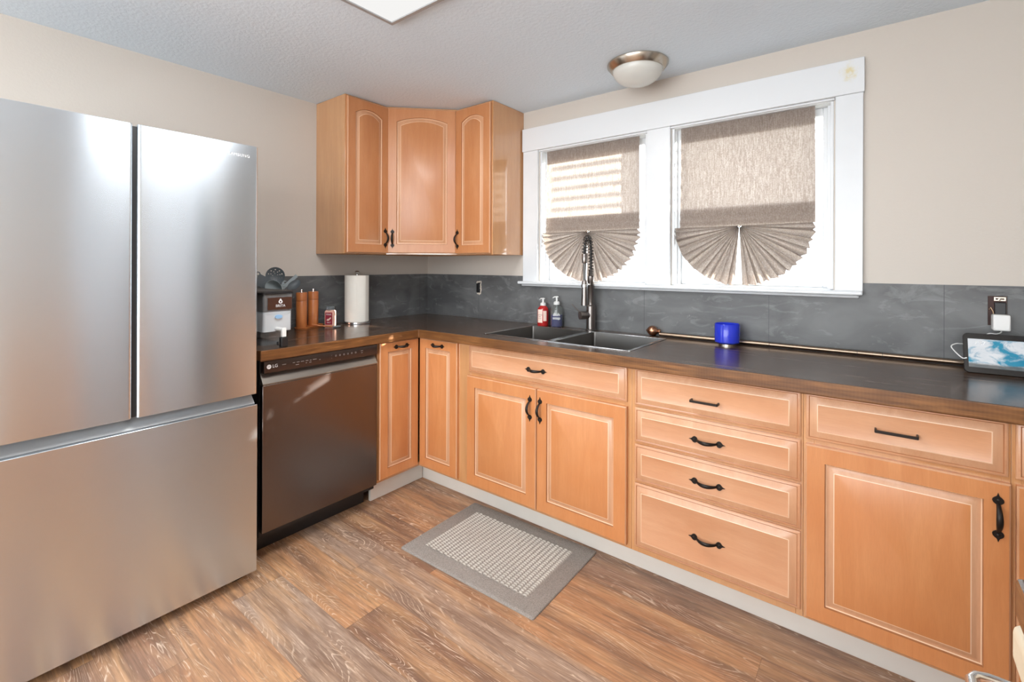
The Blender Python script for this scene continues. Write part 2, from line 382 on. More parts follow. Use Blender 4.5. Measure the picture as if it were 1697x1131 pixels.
def smooth_path(P, n=6):
    P = [Vector(p) for p in P]; Q = [P[0]*2-P[1]]+P+[P[-1]*2-P[-2]]; out = []
    for i in range(1, len(Q)-2):
        a, b, c, d = Q[i-1], Q[i], Q[i+1], Q[i+2]
        for k in range(n):
            t_ = k/n; out.append(0.5*((2*b)+(c-a)*t_+(2*a-5*b+4*c-d)*t_*t_+(3*b-a-3*c+d)*t_**3))
    return out+[P[-1]]
def tag(o, label, cat, group=None):
    o['label'] = label; o['category'] = cat
    if group: o['group'] = group
    return o
def thing(name, label, cat, loc=(0, 0, 0), rotz=0, group=None):
    o = bpy.data.objects.new(name, None); C.objects.link(o); o.empty_display_size = 0.05
    o.location = loc; o.rotation_euler = (0, 0, rotz)
    return tag(o, label, cat, group)
def struct(name, mb, mats, **kw):
    o = mb.build(name, mats, **kw)
    if o.parent is None: o['kind'] = 'structure'
    return o
def text_mesh(name, body, size, mat, parent, loc, rot, extrude=0.0004, align='CENTER', sx=1.0, space=1.0):
    cu = bpy.data.curves.new(name, 'FONT'); cu.body = body; cu.size = size; cu.extrude = extrude
    cu.align_x = align; cu.align_y = 'CENTER'; cu.space_character = space
    tmp = bpy.data.objects.new(name, cu); C.objects.link(tmp)
    dg = bpy.context.evaluated_depsgraph_get(); me = bpy.data.meshes.new_from_object(tmp.evaluated_get(dg))
    bpy.data.objects.remove(tmp); me.materials.clear(); me.materials.append(MP[mat])
    o = bpy.data.objects.new(name, me); C.objects.link(o); o.parent = parent; o.location = loc; o.rotation_euler = rot; o.scale = (sx, 1, 1)
    return o

# ---------------------------------------------------------------- the room
H = 2.2267; RX = 3.43; RY = -4.35
struct('floor', MB().box(-0.1, RX+0.1, RY-0.1, 0.2, -0.05, 0), 'floor')
struct('ceiling', MB().box(-0.1, RX+0.1, RY-0.1, 0.2, H, H+0.08), 'ceiling')
struct('wall_left', MB().box(-0.12, 0, RY, 0.16, 0, H), 'wall')
# window wall with two openings
OX = [(1.016, 1.70), (1.83, 2.512)]; OZ0, OZ1 = 1.165, 1.971; WT = 0.16
w = MB()
w.box(-0.0, RX, 0, WT, 0, OZ0); w.box(0, RX, 0, WT, OZ1, H)
w.box(0, OX[0][0], 0, WT, OZ0, OZ1); w.box(OX[0][1], OX[1][0], 0, WT, OZ0, OZ1); w.box(OX[1][1], RX, 0, WT, OZ0, OZ1)
struct('wall_back', w, 'wall')
# unseen right and rear walls, with openings added for the fill lamps
w = MB(); w.box(RX, RX+0.12, RY, -1.56, 0, 0.88); w.box(RX, RX+0.12, RY, 0.16, 2.12, H)
w.box(RX, RX+0.12, RY, -4.12, 0.88, 2.12); w.box(RX, RX+0.12, -3.20, -1.56, 0.88, 2.12)
w.box(RX, RX+0.12, -0.66, 0.16, 0, 2.12)
struct('wall_right', w, 'wall')
w = MB(); w.box(-0.1, RX+0.1, RY-0.12, RY, 0, 0.6); w.box(-0.1, RX+0.1, RY-0.12, RY, 2.12, H+0)
w.box(-0.1, 0.68, RY-0.12, RY, 0.6, 2.12); w.box(3.32, RX+0.1, RY-0.12, RY, 0.6, 2.12)
struct('wall_rear', w, 'wall')

# unseen ajar door and dark hall, added for a stripe in the fridge reflection
w = MB(); w.box(RX+0.12, RX+0.14, -1.60, -0.62, 0, 2.12); struct('wall_hall_added', w, [plain('added_hall_dark', (0.06, 0.055, 0.05), 0.8)])
dn = struct('added_door_1', MB().box(RX+0.02, RX+0.06, -1.555, -0.86, 0.01, 2.11), ['trim'], bevel=0.002)
MB().lathe([(0.001, 0), (0.010, 0), (0.010, -0.03), (0.026, -0.04), (0.028, -0.055), (0.020, -0.068), (0.001, -0.07)], 20, (0, 0, 0), 'x').build('knob', ['nickel'], dn, (RX+0.0195, -0.93, 1.0))
# toe kicks
struct('baseboard_back', MB().box(0.522, 3.40, -0.504, -0.486, 0, 0.118), 'kick', bevel=0.0015)
struct('baseboard_left', MB().box(0.504, 0.522, -0.868, -0.505, 0, 0.118), 'kick', bevel=0.0015)

# backsplash: slate tiles on both walls (one continuous facing per wall)
CZ = 0.905; SZ = 1.1975
b = MB()
O1 = (0.497, 0.533, 1.075, 1.145); O2 = (2.972, 3.022, 1.055, 1.162)
def panel_with_holes(b, x0, x1, z0, z1, holes, y0, y1):
    xs = [x0]
    for (a, c, d, e) in holes: xs += [a, c]
    xs.append(x1)
    for i in range(0, len(xs)-1):
        if i % 2 == 0: b.box(xs[i], xs[i+1], y0, y1, z0, z1)
        else:
            h = holes[i//2]; b.box(xs[i], xs[i+1], y0, y1, z0, h[2]); b.box(xs[i], xs[i+1], y0, y1, h[3], z1)
b.box(0.008, 0.90, -0.008, 0, CZ, CZ+0.001)
b = MB()
panel_with_holes(b, 0.008, 0.92, CZ, SZ, [O1], -0.008, -0.0005)
b.box(0.92, 2.60, -0.008, -0.0005, CZ, 1.143)
panel_with_holes(b, 2.60, RX, CZ, SZ, [O2], -0.008, -0.0005)
sp = b.build('backsplash', 'slate', smooth=0)
tag(sp, 'dark grey slate tile backsplash with chalky smears under the windows', 'backsplash', 'slate backsplashes')
sp2 = MB().box(0.0005, 0.008, -1.485, -0.0005, CZ, SZ).build('backsplash', 'slate', smooth=0)
tag(sp2, 'dark slate backsplash behind the paper towel roll and the mills', 'backsplash', 'slate backsplashes')

# ---------------------------------------------------------------- windows
g = MB()   # casing boards on the room side
YF = -0.020
g.box(0.90, OX[0][0]-0.006, YF, 0.0, 1.150, 1.972, 0)
g.box(OX[0][1]+0.004, OX[1][0]-0.004, YF, 0, 1.150, 1.972, 0)
g.box(OX[1][1]+0.006, 2.612, YF, 0, 1.150, 1.972, 0)
o = struct('trim_1', g, ['trim'], bevel=0.002)
struct('trim_2', MB().box(0.896, 2.616, YF-0.006, 0, 1.972, 2.113), ['trim_stain'], bevel=0.002)
g = MB()   # stool and the small cove under it
g.box(0.880, 2.612, -0.052, 0.02, 1.148, 1.166); g.box(0.895, 2.600, -0.030, 0.0, 1.136, 1.148)
struct('trim_3', g, ['trim'], bevel=0.006, seg=3)
struct('trim_4', MB().box(OX[0][0]-0.004, OX[1][1]+0.004, -0.012, 0.0, 1.962, 1.972), ['trim'], bevel=0.003)
for k, (a, c) in enumerate(OX):
    f = MB()
    # jamb lining, stops and the sash frame; sash made of four rails around the pane
    f.box(a, a+0.012, 0.0, WT, OZ0, OZ1); f.box(c-0.012, c, 0.0, WT, OZ0, OZ1)
    f.box(a, c, 0.0, WT, OZ1-0.012, OZ1); f.box(a, c, 0.0, WT, OZ0, OZ0+0.006)
    f.box(a+0.012, a+0.026, 0.048, 0.062, OZ0, OZ1); f.box(c-0.026, c-0.012, 0.048, 0.062, OZ0, OZ1)
    wn = struct('window_%d' % (k+1), f, ['trim'], bevel=0.002)
    s = MB(); i = 0.014; ww = 0.030
    s.box(a+i, a+i+ww, 0.07, 0.10, OZ0+0.006, OZ1-0.012); s.box(c-i-ww, c-i, 0.07, 0.10, OZ0+0.006, OZ1-0.012)
    s.box(a+i+ww, c-i-ww, 0.07, 0.10, OZ0+0.006, OZ0+0.016); s.box(a+i+ww, c-i-ww, 0.07, 0.10, OZ1-0.045, OZ1-0.012)
    s.build('sash', ['trim'], wn, bevel=0.003)
    MB().box(a+i+ww-0.004, c-i-ww+0.004, 0.084, 0.088, OZ0+0.013, OZ1-0.041).build('pane', ['window_glass'], wn, smooth=0)

# pleated fan shades
def fan_shade(cx, x0, x1, ztop, zc, gap, label):
    T = thing('fan_shade', label, 'window shade', (cx, 0.022, zc))
    m = MB(); nx, nz = 60, 46; hw0, hw1 = cx-x0, x1-cx
    rnd = [random.uniform(-1, 1) for _ in range(nx+1)]
    for j in range(nz+1):
        t_ = j/nz; z = (ztop-zc)*(1-t_)
        for i in range(nx+1):
            u = i/nx; x = -hw0 + u*(hw0+hw1)
            x *= 1 + 0.012*t_
            y = 0.0012*math.sin(u*21+rnd[i]*0.5) + 0.0015*math.sin(t_*5+u*3)
            if z < 0.075: y += 0.0035*math.sin(z/0.075*PI*4) - 0.004*(1-z/0.075)
            m.v.append((x, y, z))
    for j in range(nz):
        for i in range(nx):
            a = j*(nx+1)+i; m.face((a, a+1, a+nx+2, a+nx+1))
    sp_ = m.build('shade_panel', ['fabric'], T, smooth=60)
    for (za, zb, nm_) in ((0.004, 0.095, 'lower_hem'), (ztop-zc-0.085, ztop-zc-0.004, 'top_hem')):
        hm = MB(); q_ = 24
        for i in range(q_+1):
            x = (-hw0+0.003)+(hw0+hw1-0.006)*i/q_
            hm.v += [(x, 0.009, za), (x, 0.009+0.001*math.sin(i), zb)]
        for i in range(q_): hm.face((2*i, 2*i+2, 2*i+3, 2*i+1))
        hm.build(nm_, ['fabric'], T, smooth=60)
    # half-round pleated fan
    m = MB(); nfold = 28; nr = 10; rad = (hw0+hw1)/2*1.03
    for side in (0, 1):
        a0, a1 = (PI, 1.5*PI-gap) if side == 0 else (1.5*PI+gap, 2*PI)
        nseg = nfold; base = len(m.v)
        for k in range(nseg+1):
            q = k/nseg
            q = q + 0.018*math.sin(k*2.3)*(0 < k < nseg)
            th = a0 + (a1-a0)*q; zig = 1 if k % 2 else -1
            if side == 0: dens = 1
            for j in range(nr+1):
                r = 0.008 + (rad-0.008)*j/nr
                if j == nr: r *= 1.0 + (0.016 if k % 2 else -0.016) + 0.006*math.sin(k*5.1)
                amp = 0.003 + 0.0135*(j/nr)
                m.v.append((r*math.cos(th)*(1.02 if True else 1), zig*amp - 0.006, r*math.sin(th)*0.95))
        for k in range(nseg):
            for j in range(nr):
                a = base+k*(nr+1)+j; m.face((a, a+nr+1, a+nr+2, a+1))
    m.build('pleated_fan', ['fabric'], T, smooth=0)
    kb = MB().lathe([(0.001, -0.012), (0.006, -0.010), (0.007, 0), (0.004, 0.006), (0.001, 0.008)], 12, (0, -0.006, 0.0), 'y')
    kb.build('clip', ['nickel'], T)
    hb = MB().tube([(-hw0+0.002, 0.004, ztop-zc-0.002), (hw1-0.002, 0.004, ztop-zc-0.002)], 0.005, 10)
    hb.build('head_rod', ['trim'], T)
fan_shade(1.338, 1.052, 1.645, 1.968, 1.462, 0.012, 'beige pleated fan shade with a closed fan behind the tall spring faucet')
fan_shade(2.143, 1.868, 2.443, 1.968, 1.455, 0.055, 'beige pleated fan shade whose fan is split by a bright slit, beside the bare wall')

# outside: unseen slatted screen added to stripe and block the sun, with its ground
struct('ground', MB().box(-6, 12, 0.3, 9, -0.65, -0.6), 'ground')
ps = thing('added_sun_screen', 'white slatted screen added outside, unseen, striping the linen shade behind the faucet with sun', 'screen', (3.1, 1.2, -0.6))
for px in (0.84, ): MB().box(px-0.03, px+0.03, -0.03, 0.03, 0, 3.3).build('post', ['exterior'], ps)
m = MB(); m.box(-0.77, 0.81, -0.012, 0.012, 2.30, 2.62)
m.build('sun_blocking_board', ['exterior'], ps)
m = MB()
for k in range(6): m.box(-0.77, 0.02, -0.008, 0.008, 2.66+k*0.062, 2.682+k*0.062)
m.box(0.02, 0.06, -0.012, 0.012, 2.62, 3.05)
m.build('slats', ['exterior'], ps)
MB().box(0.06, 0.81, -0.012, 0.012, 2.62, 3.3).build('sun_blocking_panel', ['exterior'], ps)  # added to keep the sun off most of the right shade

# ---------------------------------------------------------------- cabinet fronts
def loop(x0, x1, z0, z1, ins, y, arch, M_=14):
    L = [(x0+ins, y, z0+ins), (x1-ins, y, z0+ins)]
    for k in range(M_+1):
        s_ = 1-2*k/M_; x = (x0+x1)/2 + s_*((x1-x0)/2-ins)
        L.append((x, y, z1-ins-arch*abs(s_)**2.1))
    return L
def front(x0, x1, z0, z1, yb, t=0.02, style='door', arch=0.0, frame=0.055):
    """raised panel front; faces -y, back plane at yb. materials: 0 field, 1 lit bevel band, 2 glaze line, 3 groove"""
    if style == 'door':
        fr = frame
        prof = [(0, 0, 0, 0), (0, t-0.004, 0, 0), (0.004, t, 0, 1), (fr, t, arch, 0), (fr+0.002, t-0.006, arch, 3), (fr+0.0045, t-0.0085, arch, 2),
                (fr+0.009, t-0.0085, arch, 1), (fr+0.015, t-0.005, arch, 1), (fr+0.023, t-0.0015, arch, 1), (fr+0.0255, t-0.0005, arch, 2)]
    else:
        prof = [(0, 0, 0, 0), (0, t-0.0125, 0, 0), (0.0035, t-0.0095, 0, 1), (0.008, t-0.0085, 0, 0), (0.0105, t-0.0105, 0, 3), (0.015, t-0.0085, 0, 1),
                (0.023, t-0.0040, 0, 1), (0.031, t-0.0008, 0, 1), (0.0335, t, 0, 2), (0.0355, t-0.0008, 0, 0)]
    loops = [loop(x0, x1, z0, z1, p[0], yb-p[1], p[2]) for p in prof]
    mats = [p[3] for p in prof[1:]]
    m = MB(); m.rings(loops, mats, True, True, 0, 0)
    return m
FM = lambda f: [f, 'band', 'highlight', 'groove']

def spade_outline(s=1.0, n=10):
    # onion-shaped backplate from the round shoulder to the pointed tip, pointing +x
    pts = [(-0.004, 0.0045), (0.000, 0.0095), (0.005, 0.0115), (0.010, 0.0105), (0.014, 0.007), (0.0165, 0.0035), (0.020, 0.0018), (0.0265, 0.0)]
    lo = [(x, -y) for x, y in reversed(pts[:-1])]
    return [(x*s, y*s) for x, y in pts+lo]
def iron_pull(parent, loc, vertical=False, length=0.122, name='handle', mat='iron'):
    """wrought pull along local x, standing out of the -y face"""
    m = MB(); h = length/2
    for sg in (1, -1):
        ol = [(sg*(h-0.026+x), y) for x, y in spade_outline()]
        m.prism(ol, 0.0, -0.0035)
        m.lathe([(0.0035, 0), (0.0035, -0.0015), (0.001, -0.003)], 10, (sg*(h-0.019), -0.0035, 0), 'y')
    pts = []; rs = []
    for k in range(17):
        q = k/16; x = -h+0.028 + q*(2*h-0.056)
        pts.append((x, -0.004-0.0235*math.sin(PI*q)**0.7, 0)); rs.append(0.0036+0.0026*math.sin(PI*q))
    m.tube(pts, rs, 10, flat=(1.15, 0.75))
    return m.build(name, [mat], parent, loc, smooth=50, rot=(0, PI/2 if vertical else 0, 0))
def bar_pull(parent, loc, length=0.096, mat='iron'):
    m = MB(); h = length/2
    m.box(-h, h, -0.030, -0.023, -0.004, 0.004)
    for sg in (1, -1): m.box(sg*h-0.004 if sg > 0 else -h-0.001, sg*h+0.001 if sg > 0 else -h+0.004, -0.026, 0, -0.0045, 0.0045)
    return m.build('handle', [mat], parent, loc, bevel=0.001)

CT = 0.858  # underside of the worktop
def carcass(T, w_, depth, z0, z1, mat='side', back=0.0, open_top=True):
    m = MB(); th = 0.016
    m.box(0, th, -depth, back, z0, z1); m.box(w_-th, w_, -depth, back, z0, z1)
    m.box(th, w_-th, -depth, back, z0, z0+th); m.box(th, w_-th, back-0.008, back, z0+th, z1)
    if not open_top: m.box(th, w_-th, -depth, back-0.008, z1-th, z1)
    return m.build('carcass', [mat], T)

# base cabinets on the window wall; local x from the unit's left side, front towards -y
FY = -0.592
def base_unit(x0, x1, label, name='base_cabinet'):
    T = thing(name, label, 'cabinet', (x0, 0, 0))
    carcass(T, x1-x0, 0.572, 0.119, CT, back=-0.012)
    return T
def face_frame(T, x0, x1, cuts, rails, y0=-0.592, y1=-0.5722):
    """cuts: stile x ranges, rails: z ranges (local x)"""
    m = MB()
    for a, c in cuts: m.box(a, c, y0, y1, 0.119, CT)
    for a, c, d, e in rails: m.box(a, c, y0, y1, d, e)
    return m.build('face_frame', ['side'], T, bevel=0.001)

# sink base
X0, X1 = 0.910, 1.877
T = base_unit(X0, X1, 'maple sink base cabinet with two doors and one wide false drawer, under the double sink')
L_ = lambda x: x-X0
face_frame(T, 0, L_(X1), [(0, L_(0.992)), (L_(1.85), L_(X1))], [(L_(0.992), L_(1.85), 0.119, 0.150), (L_(0.992), L_(1.85), 0.675, 0.725), (L_(0.992), L_(1.85), 0.842, CT)])
d = front(L_(0.985), L_(1.859), 0.704+0.008, 0.856, FY, 0.02, 'drawer').build('drawer', FM('maple_x'), T)
iron_pull(d, (L_(1.416), FY-0.0192, 0.780))
for a, c, hx, fl in ((0.980, 1.4165, 1.384, 0), (1.4205, 1.861, 1.441, 1)):
    d = front(L_(a), L_(c), 0.136, 0.694, FY, 0.02).build('door', FM('maple'), T)
    iron_pull(d, (L_(hx), FY-0.020, 0.600), True)
# drawer stack
X0, X1 = 1.8775, 2.4705
T = base_unit(X0, X1, 'maple base cabinet with a stack of four drawers, one bar pull above three curved pulls')
face_frame(T, 0, L_(X1), [(0, 0.03), (L_(2.45), L_(X1))], [(0.03, L_(2.45), z, z+0.03) for z in (0.119, 0.385, 0.54, 0.69, 0.828)])
for z0_, z1_, kind in ((0.708, 0.856, 'bar'), (0.561, 0.698, 'iron'), (0.406, 0.552, 'iron'), (0.143, 0.397, 'iron')):
    d = front(L_(1.893), L_(2.464), z0_, z1_, FY, 0.02, 'drawer').build('drawer', FM('maple_x'), T)
    zz = {0.708: 0.772, 0.561: 0.627, 0.406: 0.475, 0.143: 0.268}[z0_]
    if kind == 'bar': bar_pull(d, (L_(2.167), FY-0.0192, zz))
    else: iron_pull(d, (L_(2.173), FY-0.0192, zz), length=0.126)
# drawer over door
X0, X1 = 2.471, 2.9425
T = base_unit(X0, X1, 'maple base cabinet with one drawer over one large door, long vertical iron pull')
face_frame(T, 0, L_(X1), [(0, 0.03), (L_(2.925), L_(X1))], [(0.03, L_(2.925), z, z+0.03) for z in (0.119, 0.69, 0.828)])
d = front(L_(2.4785), L_(2.937), 0.707, 0.856, FY, 0.02, 'drawer').build('drawer', FM('maple_x'), T)
bar_pull(d, (L_(2.705), FY-0.0192, 0.779), 0.098)
d = front(L_(2.4785), L_(2.941), 0.134, 0.692, FY, 0.02, frame=0.052).build('door', FM('maple'), T)
iron_pull(d, (L_(2.916), FY-0.020, 0.600), True, 0.130)
# last unit, only its left edge is in view
X0, X1 = 2.943, 3.425
T = base_unit(X0, X1, 'maple base cabinet at the far right end of the window wall, under the tablet')
face_frame(T, 0, L_(X1), [(0, 0.02), (L_(3.40), L_(X1))], [(0.02, L_(3.40), z, z+0.03) for z in (0.119, 0.69, 0.828)])
d = front(L_(2.951), L_(3.41), 0.707, 0.856, FY, 0.02, 'drawer').build('drawer', FM('maple_x'), T)
bar_pull(d, (L_(3.18), FY-0.0192, 0.779), 0.098)
d = front(L_(2.951), L_(3.41), 0.134, 0.692, FY, 0.02).build('door', FM('maple'), T)
iron_pull(d, (L_(3.385), FY-0.020, 0.600), True, 0.130)
# corner unit with the two-leaf L shaped door
T = thing('corner_base_cabinet', 'maple corner base cabinet with two narrow doors meeting in the inside corner', 'cabinet', (0, 0, 0))
m = MB(); th = 0.016
m.box(0.012, 0.028, -0.878, -0.012, 0.119, CT); m.box(0.028, 0.909, -0.028, -0.012, 0.119, CT)
m.box(0.028, 0.572, -0.878, -0.862, 0.119, CT); m.box(0.893, 0.909, -0.572, -0.028, 0.119, CT)
m.box(0.028, 0.572, -0.862, -0.028, 0.119, 0.135); m.box(0.572, 0.893, -0.572, -0.028, 0.119, 0.135)
m.build('carcass', ['side'], T)
m = MB(); m.box(0.895, 0.9095, -0.592, -0.5722, 0.119, CT); m.box(0.5722, 0.592, -0.878, -0.864, 0.119, CT)
m.box(0.592, 0.895, -0.592, -0.5722, 0.119, 0.14); m.box(0.5722, 0.592, -0.864, -0.572, 0.119, 0.14)
m.box(0.592, 0.895, -0.592, -0.5722, 0.845, CT); m.box(0.5722, 0.592, -0.864, -0.592, 0.845, CT)
m.build('face_frame', ['side'], T, bevel=0.001)
d = front(0.6145, 0.908, 0.136, 0.852, FY, 0.02, frame=0.05).build('door', FM('maple'), T)
iron_pull(d, (0.762, FY-0.020, 0.823), False, 0.112)
dl = front(-0.876, -0.6145, 0.136, 0.852, FY, 0.02, frame=0.05)
dl.xf(Matrix.Rotation(PI/2, 4, 'Z'))
d = dl.build('door', FM('maple'), T)
hp = iron_pull(d, (0, 0, 0), False, 0.112); hp.location = (0.612, -0.737, 0.823); hp.rotation_euler = (0, 0, PI/2)

# ---------------------------------------------------------------- worktop with the sink cut-out
m = MB(); xs = [0.009, 0.638, 1.034, 1.838, RX-0.002]; ys = [-1.490, -0.640, -0.533, -0.108, -0.009]
def cell(i, j): # x index, y index present?
    if j == 0: return i == 0
    if i == 2 and j == 2: return False
    return 0 <= i < 4 and 1 <= j < 4
vid = {}
def V(i, j, top):
    k = (i, j, top)
    if k not in vid: vid[k] = len(m.v); m.v.append((xs[i], ys[j], CZ if top else CT+0.0005))
    return vid[k]
for i in range(4):
    for j in range(4):
        if not cell(i, j): continue
        mt = 2 if j == 0 else 0
        m.face((V(i, j, 1), V(i+1, j, 1), V(i+1, j+1, 1), V(i, j+1, 1)), mt)
        m.face((V(i, j, 0), V(i, j+1, 0), V(i+1, j+1, 0), V(i+1, j, 0)), 1)
        for (di, dj, a, c) in ((0, -1, (0, 0), (1, 0)), (1, 0, (1, 0), (1, 1)), (0, 1, (1, 1), (0, 1)), (-1, 0, (0, 1), (0, 0))):
            ni, nj = i+di, j+dj
            if not (0 <= ni < 4 and 0 <= nj < 4 and cell(ni, nj)):
                m.face((V(i+a[0], j+a[1], 0), V(i+c[0], j+c[1], 0), V(i+c[0], j+c[1], 1), V(i+a[0], j+a[1], 1)), 1)
wt = m.build('worktop', ['counter_x', 'edge', 'counter_y'], smooth=0, bevel=0.004)
tag(wt, 'dark walnut L shaped wooden worktop with a lighter stained front edge', 'worktop')

# ---------------------------------------------------------------- sink
T = thing('sink', 'dark steel double bowl sink with a bright rim, set in the worktop below the faucet', 'sink', (1.436, -0.320, CZ))
def bowl(x0, x1, y0, y1, dep):
    """open bowl: rounded loops going down"""
    def rr(x0, x1, y0, y1, r, z, n=6):
        L = []
        for cx, cy, a0 in ((x1-r, y1-r, 0), (x0+r, y1-r, PI/2), (x0+r, y0+r, PI), (x1-r, y0+r, 1.5*PI)):
            for k in range(n+1):
                a = a0+PI/2*k/n; L.append((cx+r*math.cos(a), cy+r*math.sin(a), z))
        return L
    b = MB()
    b.rings([rr(x0, x1, y0, y1, 0.012, 0.0005), rr(x0+0.003, x1-0.003, y0+0.003, y1-0.003, 0.014, -dep+0.02), rr(x0+0.018, x1-0.018, y0+0.018, y1-0.018, 0.016, -dep)], 0, False, True, 0)
    return b
bx = [(-0.392, -0.020), (0.012, 0.392)]
for (a, c) in bx:
    bw = bowl(a, c, -0.204, 0.204, 0.21).build('bowl', ['sink'], T)
    MB().lathe([(0.001, 0.001), (0.030, 0.001), (0.042, 0.003), (0.044, 0.0)], 24, ((a+c)/2, 0.02, -0.21)).build('drain', ['chrome'], bw)
m = MB(); zt = 0.003
m.box(-0.406, -0.392, -0.216, 0.216, 0.0, zt); m.box(0.392, 0.406, -0.216, 0.216, 0.0, zt)
m.box(-0.392, 0.392, -0.216, -0.204, 0.0, zt); m.box(-0.392, 0.392, 0.204, 0.216, 0, zt)
m.box(-0.020, 0.012, -0.204, 0.204, 0.0, zt)
m.build('rim', ['sink_rim'], T, bevel=0.001)

# ---------------------------------------------------------------- faucet
T = thing('faucet', 'tall gunmetal pull down kitchen faucet with an exposed spring coil, behind the sink', 'faucet', (1.402, -0.062, CZ))
MB().lathe([(0.001, 0), (0.030, 0), (0.030, 0.005), (0.0245, 0.009), (0.0245, 0.135), (0.020, 0.140), (0.0165, 0.142), (0.0165, 0.262), (0.019, 0.266), (0.019, 0.30), (0.013, 0.304), (0.001, 0.304)], 28).build('body', ['faucet'], T)
sd = Vector((-0.55, -0.84, 0)).normalized()       # side the valve and lever point to
v = MB().lathe([(0.001, 0.01), (0.020, 0.01), (0.023, 0.050), (0.0235, 0.066), (0.0225, 0.068), (0.001, 0.069)], 24, axis='x')
v.xf(Matrix.Translation((0, 0, 0.085)) @ Matrix.Rotation(math.atan2(sd.y, sd.x), 4, 'Z')).build('valve', ['faucet'], T)
base = Vector((0, 0, 0.085))+sd*0.055
MB().tube([base+Vector((0, 0, 0.012)), base+Vector((-0.026, -0.020, 0.036)), base+Vector((-0.045, -0.033, 0.062))], [0.004, 0.0036, 0.003], 10, flat=(1, 0.7)).build('lever', ['faucet'], T)
# path of the hose: up, over and down to the spray head
hd = Vector((0.019, -0.106, 0))
path = []
for k in range(14): path.append(Vector((0, 0, 0.30+0.15*k/13)))
for k in range(1, 19):
    a = PI*k/19; path.append(Vector((0, 0, 0.45)) + hd*(0.5-0.5*math.cos(a)) + Vector((0, 0, 0.062*math.sin(a))))
for k in range(8): path.append(hd+Vector((0, 0, 0.45-0.035*k/7)))
MB().tube(path, 0.0062, 10).build('hose', ['black'], T)
# coil around the path
import bisect
cum = [0]
for i in range(1, len(path)): cum.append(cum[-1]+(path[i]-path[i-1]).length)
def along(s_):
    i = min(max(bisect.bisect(cum, s_)-1, 0), len(path)-2); t_ = (s_-cum[i])/(cum[i+1]-cum[i])
    return path[i].lerp(path[i+1], t_), (path[i+1]-path[i]).normalized()
coil = []; turns = 22; n = turns*14; side = hd.normalized().cross(Vector((0, 0, 1)))
for k in range(n+1):
    p, d_ = along(cum[-1]*k/n*0.999); a = 2*PI*turns*k/n; b_ = side.cross(d_).normalized()
    coil.append(p + side*0.0135*math.cos(a) + b_*0.0135*math.sin(a))
MB().tube(coil, 0.0023, 6).build('spring', ['spring'], T)
m = MB()
for k in range(7): m.lathe([(0.0145, k*0.006), (0.0165, k*0.006+0.003), (0.0145, k*0.006+0.006)], 20, (0, 0, 0.296))
m.build('collar_rings', ['faucet'], T)
MB().lathe([(0.001, 0.442), (0.013, 0.442), (0.0155, 0.438), (0.0155, 0.400), (0.013, 0.392), (0.010, 0.390), (0.001, 0.390)], 24, (hd.x, hd.y, -0.02)).build('hose_collar', ['faucet'], T)
MB().tube([hd+Vector((0, 0, 0.371)), hd+Vector((0, 0, 0.277))], 0.0075, 12).build('lower_hose', ['spring'], T)
MB().lathe([(0.001, 0.278), (0.013, 0.278), (0.0150, 0.272), (0.0150, 0.215), (0.018, 0.152), (0.018, 0.146), (0.001, 0.145)], 24, (hd.x, hd.y, 0)).build('spray_head', ['faucet'], T)
m = MB().tube([(0, 0, 0.255), tuple(hd*0.55+Vector((0, 0, 0.255))), tuple(hd*0.87+Vector((0, 0, 0.250)))], 0.006, 10)
m.lathe([(0.0162, 0.242), (0.0182, 0.244), (0.0182, 0.258), (0.0162, 0.260)], 20, (hd.x, hd.y, 0), caps=False)
m.build('holder_arm', ['chrome'], T)

# ---------------------------------------------------------------- dishwasher (faces +x)
T = thing('dishwasher', 'bronze toned dishwasher with a pocket handle between the fridge and the corner cabinet', 'dishwasher', (0.0, -1.4795, 0), PI/2)
Wd = 0.590                       # local x = world +y, front is -y local -> world +x
m = MB(); m.box(0.005, Wd-0.008, -0.590, -0.02, 0.10, 0.855)
m.build('tub', ['black'], T)
MB().box(0.005, Wd-0.010, -0.505, -0.490, 0.004, 0.10).build('toe_panel', ['black'], T)
m = MB(); m.box(0.006, Wd-0.010, -0.618, -0.592, 0.127, 0.752)
m.build('door_panel', ['dw'], T, bevel=0.003)
m = MB()   # sloped pocket handle strip
prof = [(-0.592, 0.800), (-0.598, 0.796), (-0.622, 0.758), (-0.6185, 0.752), (-0.592, 0.752)]
m.prism([(p[0], p[1]) for p in prof], 0.006, Wd-0.010, plane='yz')
m.build('pocket_handle', ['dw_lip'], T, bevel=0.001)
cp = MB().prism([(-0.592, 0.857), (-0.617, 0.857), (-0.6195, 0.853), (-0.6195, 0.803), (-0.614, 0.799), (-0.592, 0.799)], 0.012, Wd-0.010, plane='yz').build('control_panel', ['dw_panel'], T, bevel=0.0015)
zt = 0.829; yt = -0.6197
m = MB(); m.lathe([(0.0001, 0), (0.0095, 0), (0.0095, -0.0006), (0.0001, -0.0006)], 24, (0.032, yt, zt), 'y'); m.build('logo_disc', ['white_print'], cp)
text_mesh('lettering', 'LG', 0.0085, 'dw_panel', cp, (0.032, yt-0.0008, zt), (PI/2, 0, 0), 0.0002)
text_mesh('lettering', 'LG', 0.019, 'white_print', cp, (0.058, yt-0.0002, zt), (PI/2, 0, 0), 0.0002)
LG = plain('grey_legend_print', (0.30, 0.26, 0.24), 0.5)
